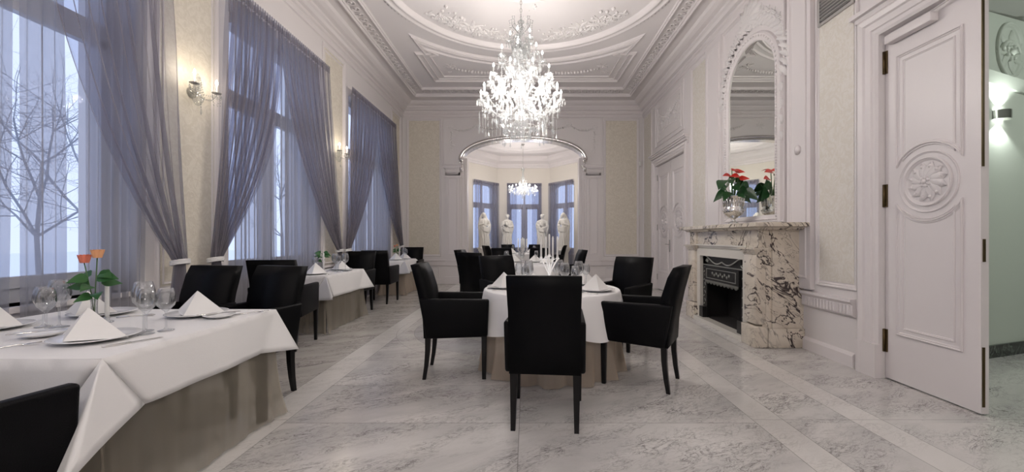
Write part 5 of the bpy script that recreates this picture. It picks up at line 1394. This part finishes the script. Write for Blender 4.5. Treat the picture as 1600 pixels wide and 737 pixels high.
for j, i in enumerate((2, 3, 4)):
    p, d, n_, L = seg_frame(i); a0, a1 = bwins[i]; a1 = min(a1, L-.05)
    to3 = lambda a, b, h, p=p, d=d, n_=n_: (p.x+d.x*a+n_.x*h, p.y+d.y*a+n_.y*h, b)
    window('window_%d' % (5+j), to3, a0, a1, .7, BZ1, 2.45, ['left', 'middle', 'right'][j]+' window of the bay', depth=-.2)
    c = empty('curtain', (0, 0, 0), 0, curtlab[i], 'curtain')
    def Pc(u, v, to3=to3, a0=a0, a1=a1): w = u*26*pi; return to3(a0-.03+(a1-a0+.06)*u, BZ1+.04-(BZ1+.02)*v, .045+.020*sin(w)+.008*sin(w*.41+2*v))
    mb = MB(); mb.grid(Pc, 150, 6); mb.build('sheer_panel', DRAPE, c)
    def Pv(u, v, to3=to3, a0=a0, a1=a1): w = u*20*pi; return to3(a0-.03+(a1-a0+.06)*u, BZ1+.04-(BZ1+.02)*v, .100+.014*sin(w+1))
    for e0, e1 in ((0, .28), (.72, 1.0)):
        mb = MB(); mb.grid(lambda u, v: Pv(e0+(e1-e0)*u, v), 60, 6); mb.build('side_panel', DRAPE, c)
    header(a0-.04, a1+.04, BZ1+.03, c, lambda a, b, h, to3=to3: to3(a, b, h+.06))
    cc = to3((a0+a1)/2, 2.0, -.36)
    lo = light('window_portal', 'AREA', cc, 28, (.70, .79, 1.0), 1); lo.data.cycles.is_portal = True; lo.data.shape = 'RECTANGLE'; lo.data.size = 1.2; lo.data.size_y = 2.4
    lo.rotation_euler = (pi/2, 0, atan2(n_.y, n_.x)+pi/2+pi) if False else Vector((n_.x, n_.y, 0)).to_track_quat('-Z', 'Z').to_euler()

# statues on pedestals
def statue(x, y, face, kind, label, seed, H=1.17, base=.92):
    rnd = random.Random(seed)
    pd = empty('statue_pedestal', (x, y, 0), 0, 'pedestal of the '+label, 'pedestal')
    MB().lathe([(0, 0), (.21, 0), (.21, .06), (.19, .09), (.15, .12), (.15, .74), (.17, .78), (.20, .82), (.20, .87), (0, .87)], 4 if False else 20).build('shaft', STATUE, pd)
    s_ = Matrix.Scale(H/1.17, 3); mb = MB(); lean = .03*(1 if seed % 2 else -1)
    # plinth
    mb.box(-.16, .16, -.14, .14, 0, .05)
    def ringmesh(sec, n=36):
        rows = []
        for z, rx, ry, cx, cy, fold in sec: rows.append([(cx+(rx+fold*1.5*sin(n_f*t+z*9+seed)+fold*.9*sin(7*t+z*5))*cos(t), cy+(ry+fold*1.5*sin(n_f*t+z*9+seed))*sin(t), z) for t in [2*pi*k/n for k in range(n)]])
        vs = [p for r_ in rows for p in r_]; fs = [(j*n+k, j*n+(k+1) % n, (j+1)*n+(k+1) % n, (j+1)*n+k) for j in range(len(rows)-1) for k in range(n)]
        fs += [tuple(range(n))[::-1], tuple((len(rows)-1)*n+k for k in range(n))]; mb.add(vs, fs, True)
    n_f = 11
    ringmesh([(.04, .145, .125, 0, 0, .014), (.20, .135, .115, 0, .005, .015), (.42, .130, .115, lean*.4, .0, .014), (.60, .125, .105, lean, 0, .012), (.68, .105, .085, lean, 0, .008), (.76, .098, .078, lean, 0, .005), (.86, .125, .082, lean*.7, 0, .006), (.93, .128, .078, lean*.4, 0, .004), (.965, .09, .06, lean*.3, 0, .002), (.985, .038, .038, lean*.2, 0, 0)])
    # neck and head
    mb.tube([(lean*.2, 0, .95), (lean*.1, .005, 1.04)], [.038, .033], 12); hx, hy, hz = lean*.05+(.02 if kind == 'veil' else 0), .012, 1.085
    mb.ball((hx, hy, hz), (.052, .060, .070), 16, 12); mb.ball((hx, hy+.060, hz-.008), (.009, .014, .016), 8, 6); mb.ball((hx, hy+.040, hz-.045), (.022, .020, .018), 8, 6)
    for sx in (-1, 1): mb.ball((hx+sx*.020, hy+.052, hz+.010), (.009, .006, .006), 6, 4); mb.ball((hx+sx*.05, hy, hz), (.010, .014, .020), 6, 4)
    mb.tube([(hx-.018, hy+.056, hz-.032), (hx, hy+.062, hz-.033), (hx+.018, hy+.056, hz-.032)], .005, 5)
    if kind == 'veil':
        mb.ball((hx, hy-.015, hz+.015), (.064, .064, .074), 14, 10)
        mb.tube([(hx-.05, hy-.02, hz+.02), (hx-.085, -.02, 1.0), (-.12, -.01, .86), (-.14, .0, .66)], [.03, .035, .04, .02], 10)
        mb.tube([(hx+.05, hy-.02, hz+.02), (hx+.08, -.02, 1.0), (.13, -.01, .86), (.13, 0, .72)], [.03, .035, .04, .02], 10)
        hands = (.03, .12, .78)
    else:
        for k in range(12): t = 2*pi*k/12; mb.ball((hx+.048*cos(t), hy-.012+.045*sin(t), hz+.040), .022, 6, 5)
        mb.ball((hx, hy-.015, hz+.035), (.056, .058, .052), 12, 8); mb.ball((hx, hy-.075, hz+.02), (.026, .024, .024), 8, 6)
        hands = (-.02, .13, .70)
    # arms, bent, hands before the body with five fingers
    for sx in (-1, 1):
        sh = (sx*.115, 0, .925); el = (sx*.165, .01, .755+(.06 if (kind == 'reach' and sx > 0) else 0)); hd = (hands[0]+sx*.035, hands[1], hands[2]+sx*.025*(1 if seed % 2 else -1))
        if kind == 'fold' and sx > 0: hd = (.02, .13, .86)
        mb.tube([sh, ((sh[0]+el[0])/2, .005, (sh[2]+el[2])/2), el], [.042, .040, .034], 12)
        mb.tube([el, ((el[0]+hd[0])/2, (el[1]+hd[1])/2, (el[2]+hd[2])/2), hd], [.036, .030, .019], 12)
        mb.ball(hd, (.024, .018, .018), 8, 6)
        for q in range(5): mb.tube([hd, (hd[0]-sx*(.020+.004*q), hd[1]+.012, hd[2]+.014-.009*q), (hd[0]-sx*(.036-.002*abs(q-2)), hd[1]+.008, hd[2]+.010-.010*q)], [.008, .007, .005], 6)
        mb.tube([el, (el[0]*.95, .02, el[2]-.12), (el[0]*.8, .03, el[2]-.28)], [.035, .032, .012], 8)
    # heavy folds of the mantle across the hips and down one side
    for k in range(5):
        pts = [(.13*cos(R(200-k*4)), .05+.04*k*.2, .62+.03*k), (-.05, .115, .55+.035*k), (.06, .118, .58+.03*k), (.135, .06, .68+.02*k)]
        mb.tube(pts, [.014, .022, .022, .014], 8)
    for k in range(7): a = R(200+k*23+seed*10); mb.tube([(.11*cos(a), .10*sin(a)*-1, .60), (.135*cos(a+.1), -.118*sin(a+.1), .32), (.15*cos(a), -.13*sin(a), .06)], [.012, .019, .022], 7)
    if kind in ('fold', 'reach'):
        mb.tube([(.0, .13, .74), (.03, .16, .80), (.05, .15, .88)], [.03, .035, .02], 10)
    st = mb.build('marble_statue', STATUE); st.location = (x, y, .871); st.rotation_euler = (0, 0, R(face)-pi/2); st.scale = (H/1.17*1.15, H/1.17*1.15, H/1.17)
    tag(st, label, 'statue')
    rm = st.modifiers.new('fuse', 'REMESH'); rm.mode = 'VOXEL'; rm.voxel_size = .0072; rm.use_smooth_shade = True
statue(-1.41, 13.55, -60, 'veil', 'veiled white marble woman, leftmost of the four bay statues', 1, 1.21)
statue(-.70, 14.62, -80, 'fold', 'draped white marble figure, second from the left in the bay', 2, 1.22)
statue(.555, 14.62, -100, 'reach', 'draped white marble figure holding fruit, third from the left in the bay', 3, 1.22)
statue(1.235, 13.55, -120, 'veil', 'veiled white marble woman, rightmost of the four bay statues', 4, 1.21)

# small things on the end wall
sw = MB().rbox(2.98, 3.06, YB-.045, YB-.03, 1.84, 2.02, .004, 2).build('thermostat', PLASTIC)
tag(sw, 'small white rectangular control plate on the end wall near the right corner', 'thermostat')
o = MB().rbox(3.02, 3.07, YB-.09, YB-.03, 3.16, 3.30, .008, 2).build('motion_sensor', PLASTIC); tag(o, 'small white motion sensor high in the right corner of the end wall', 'sensor')
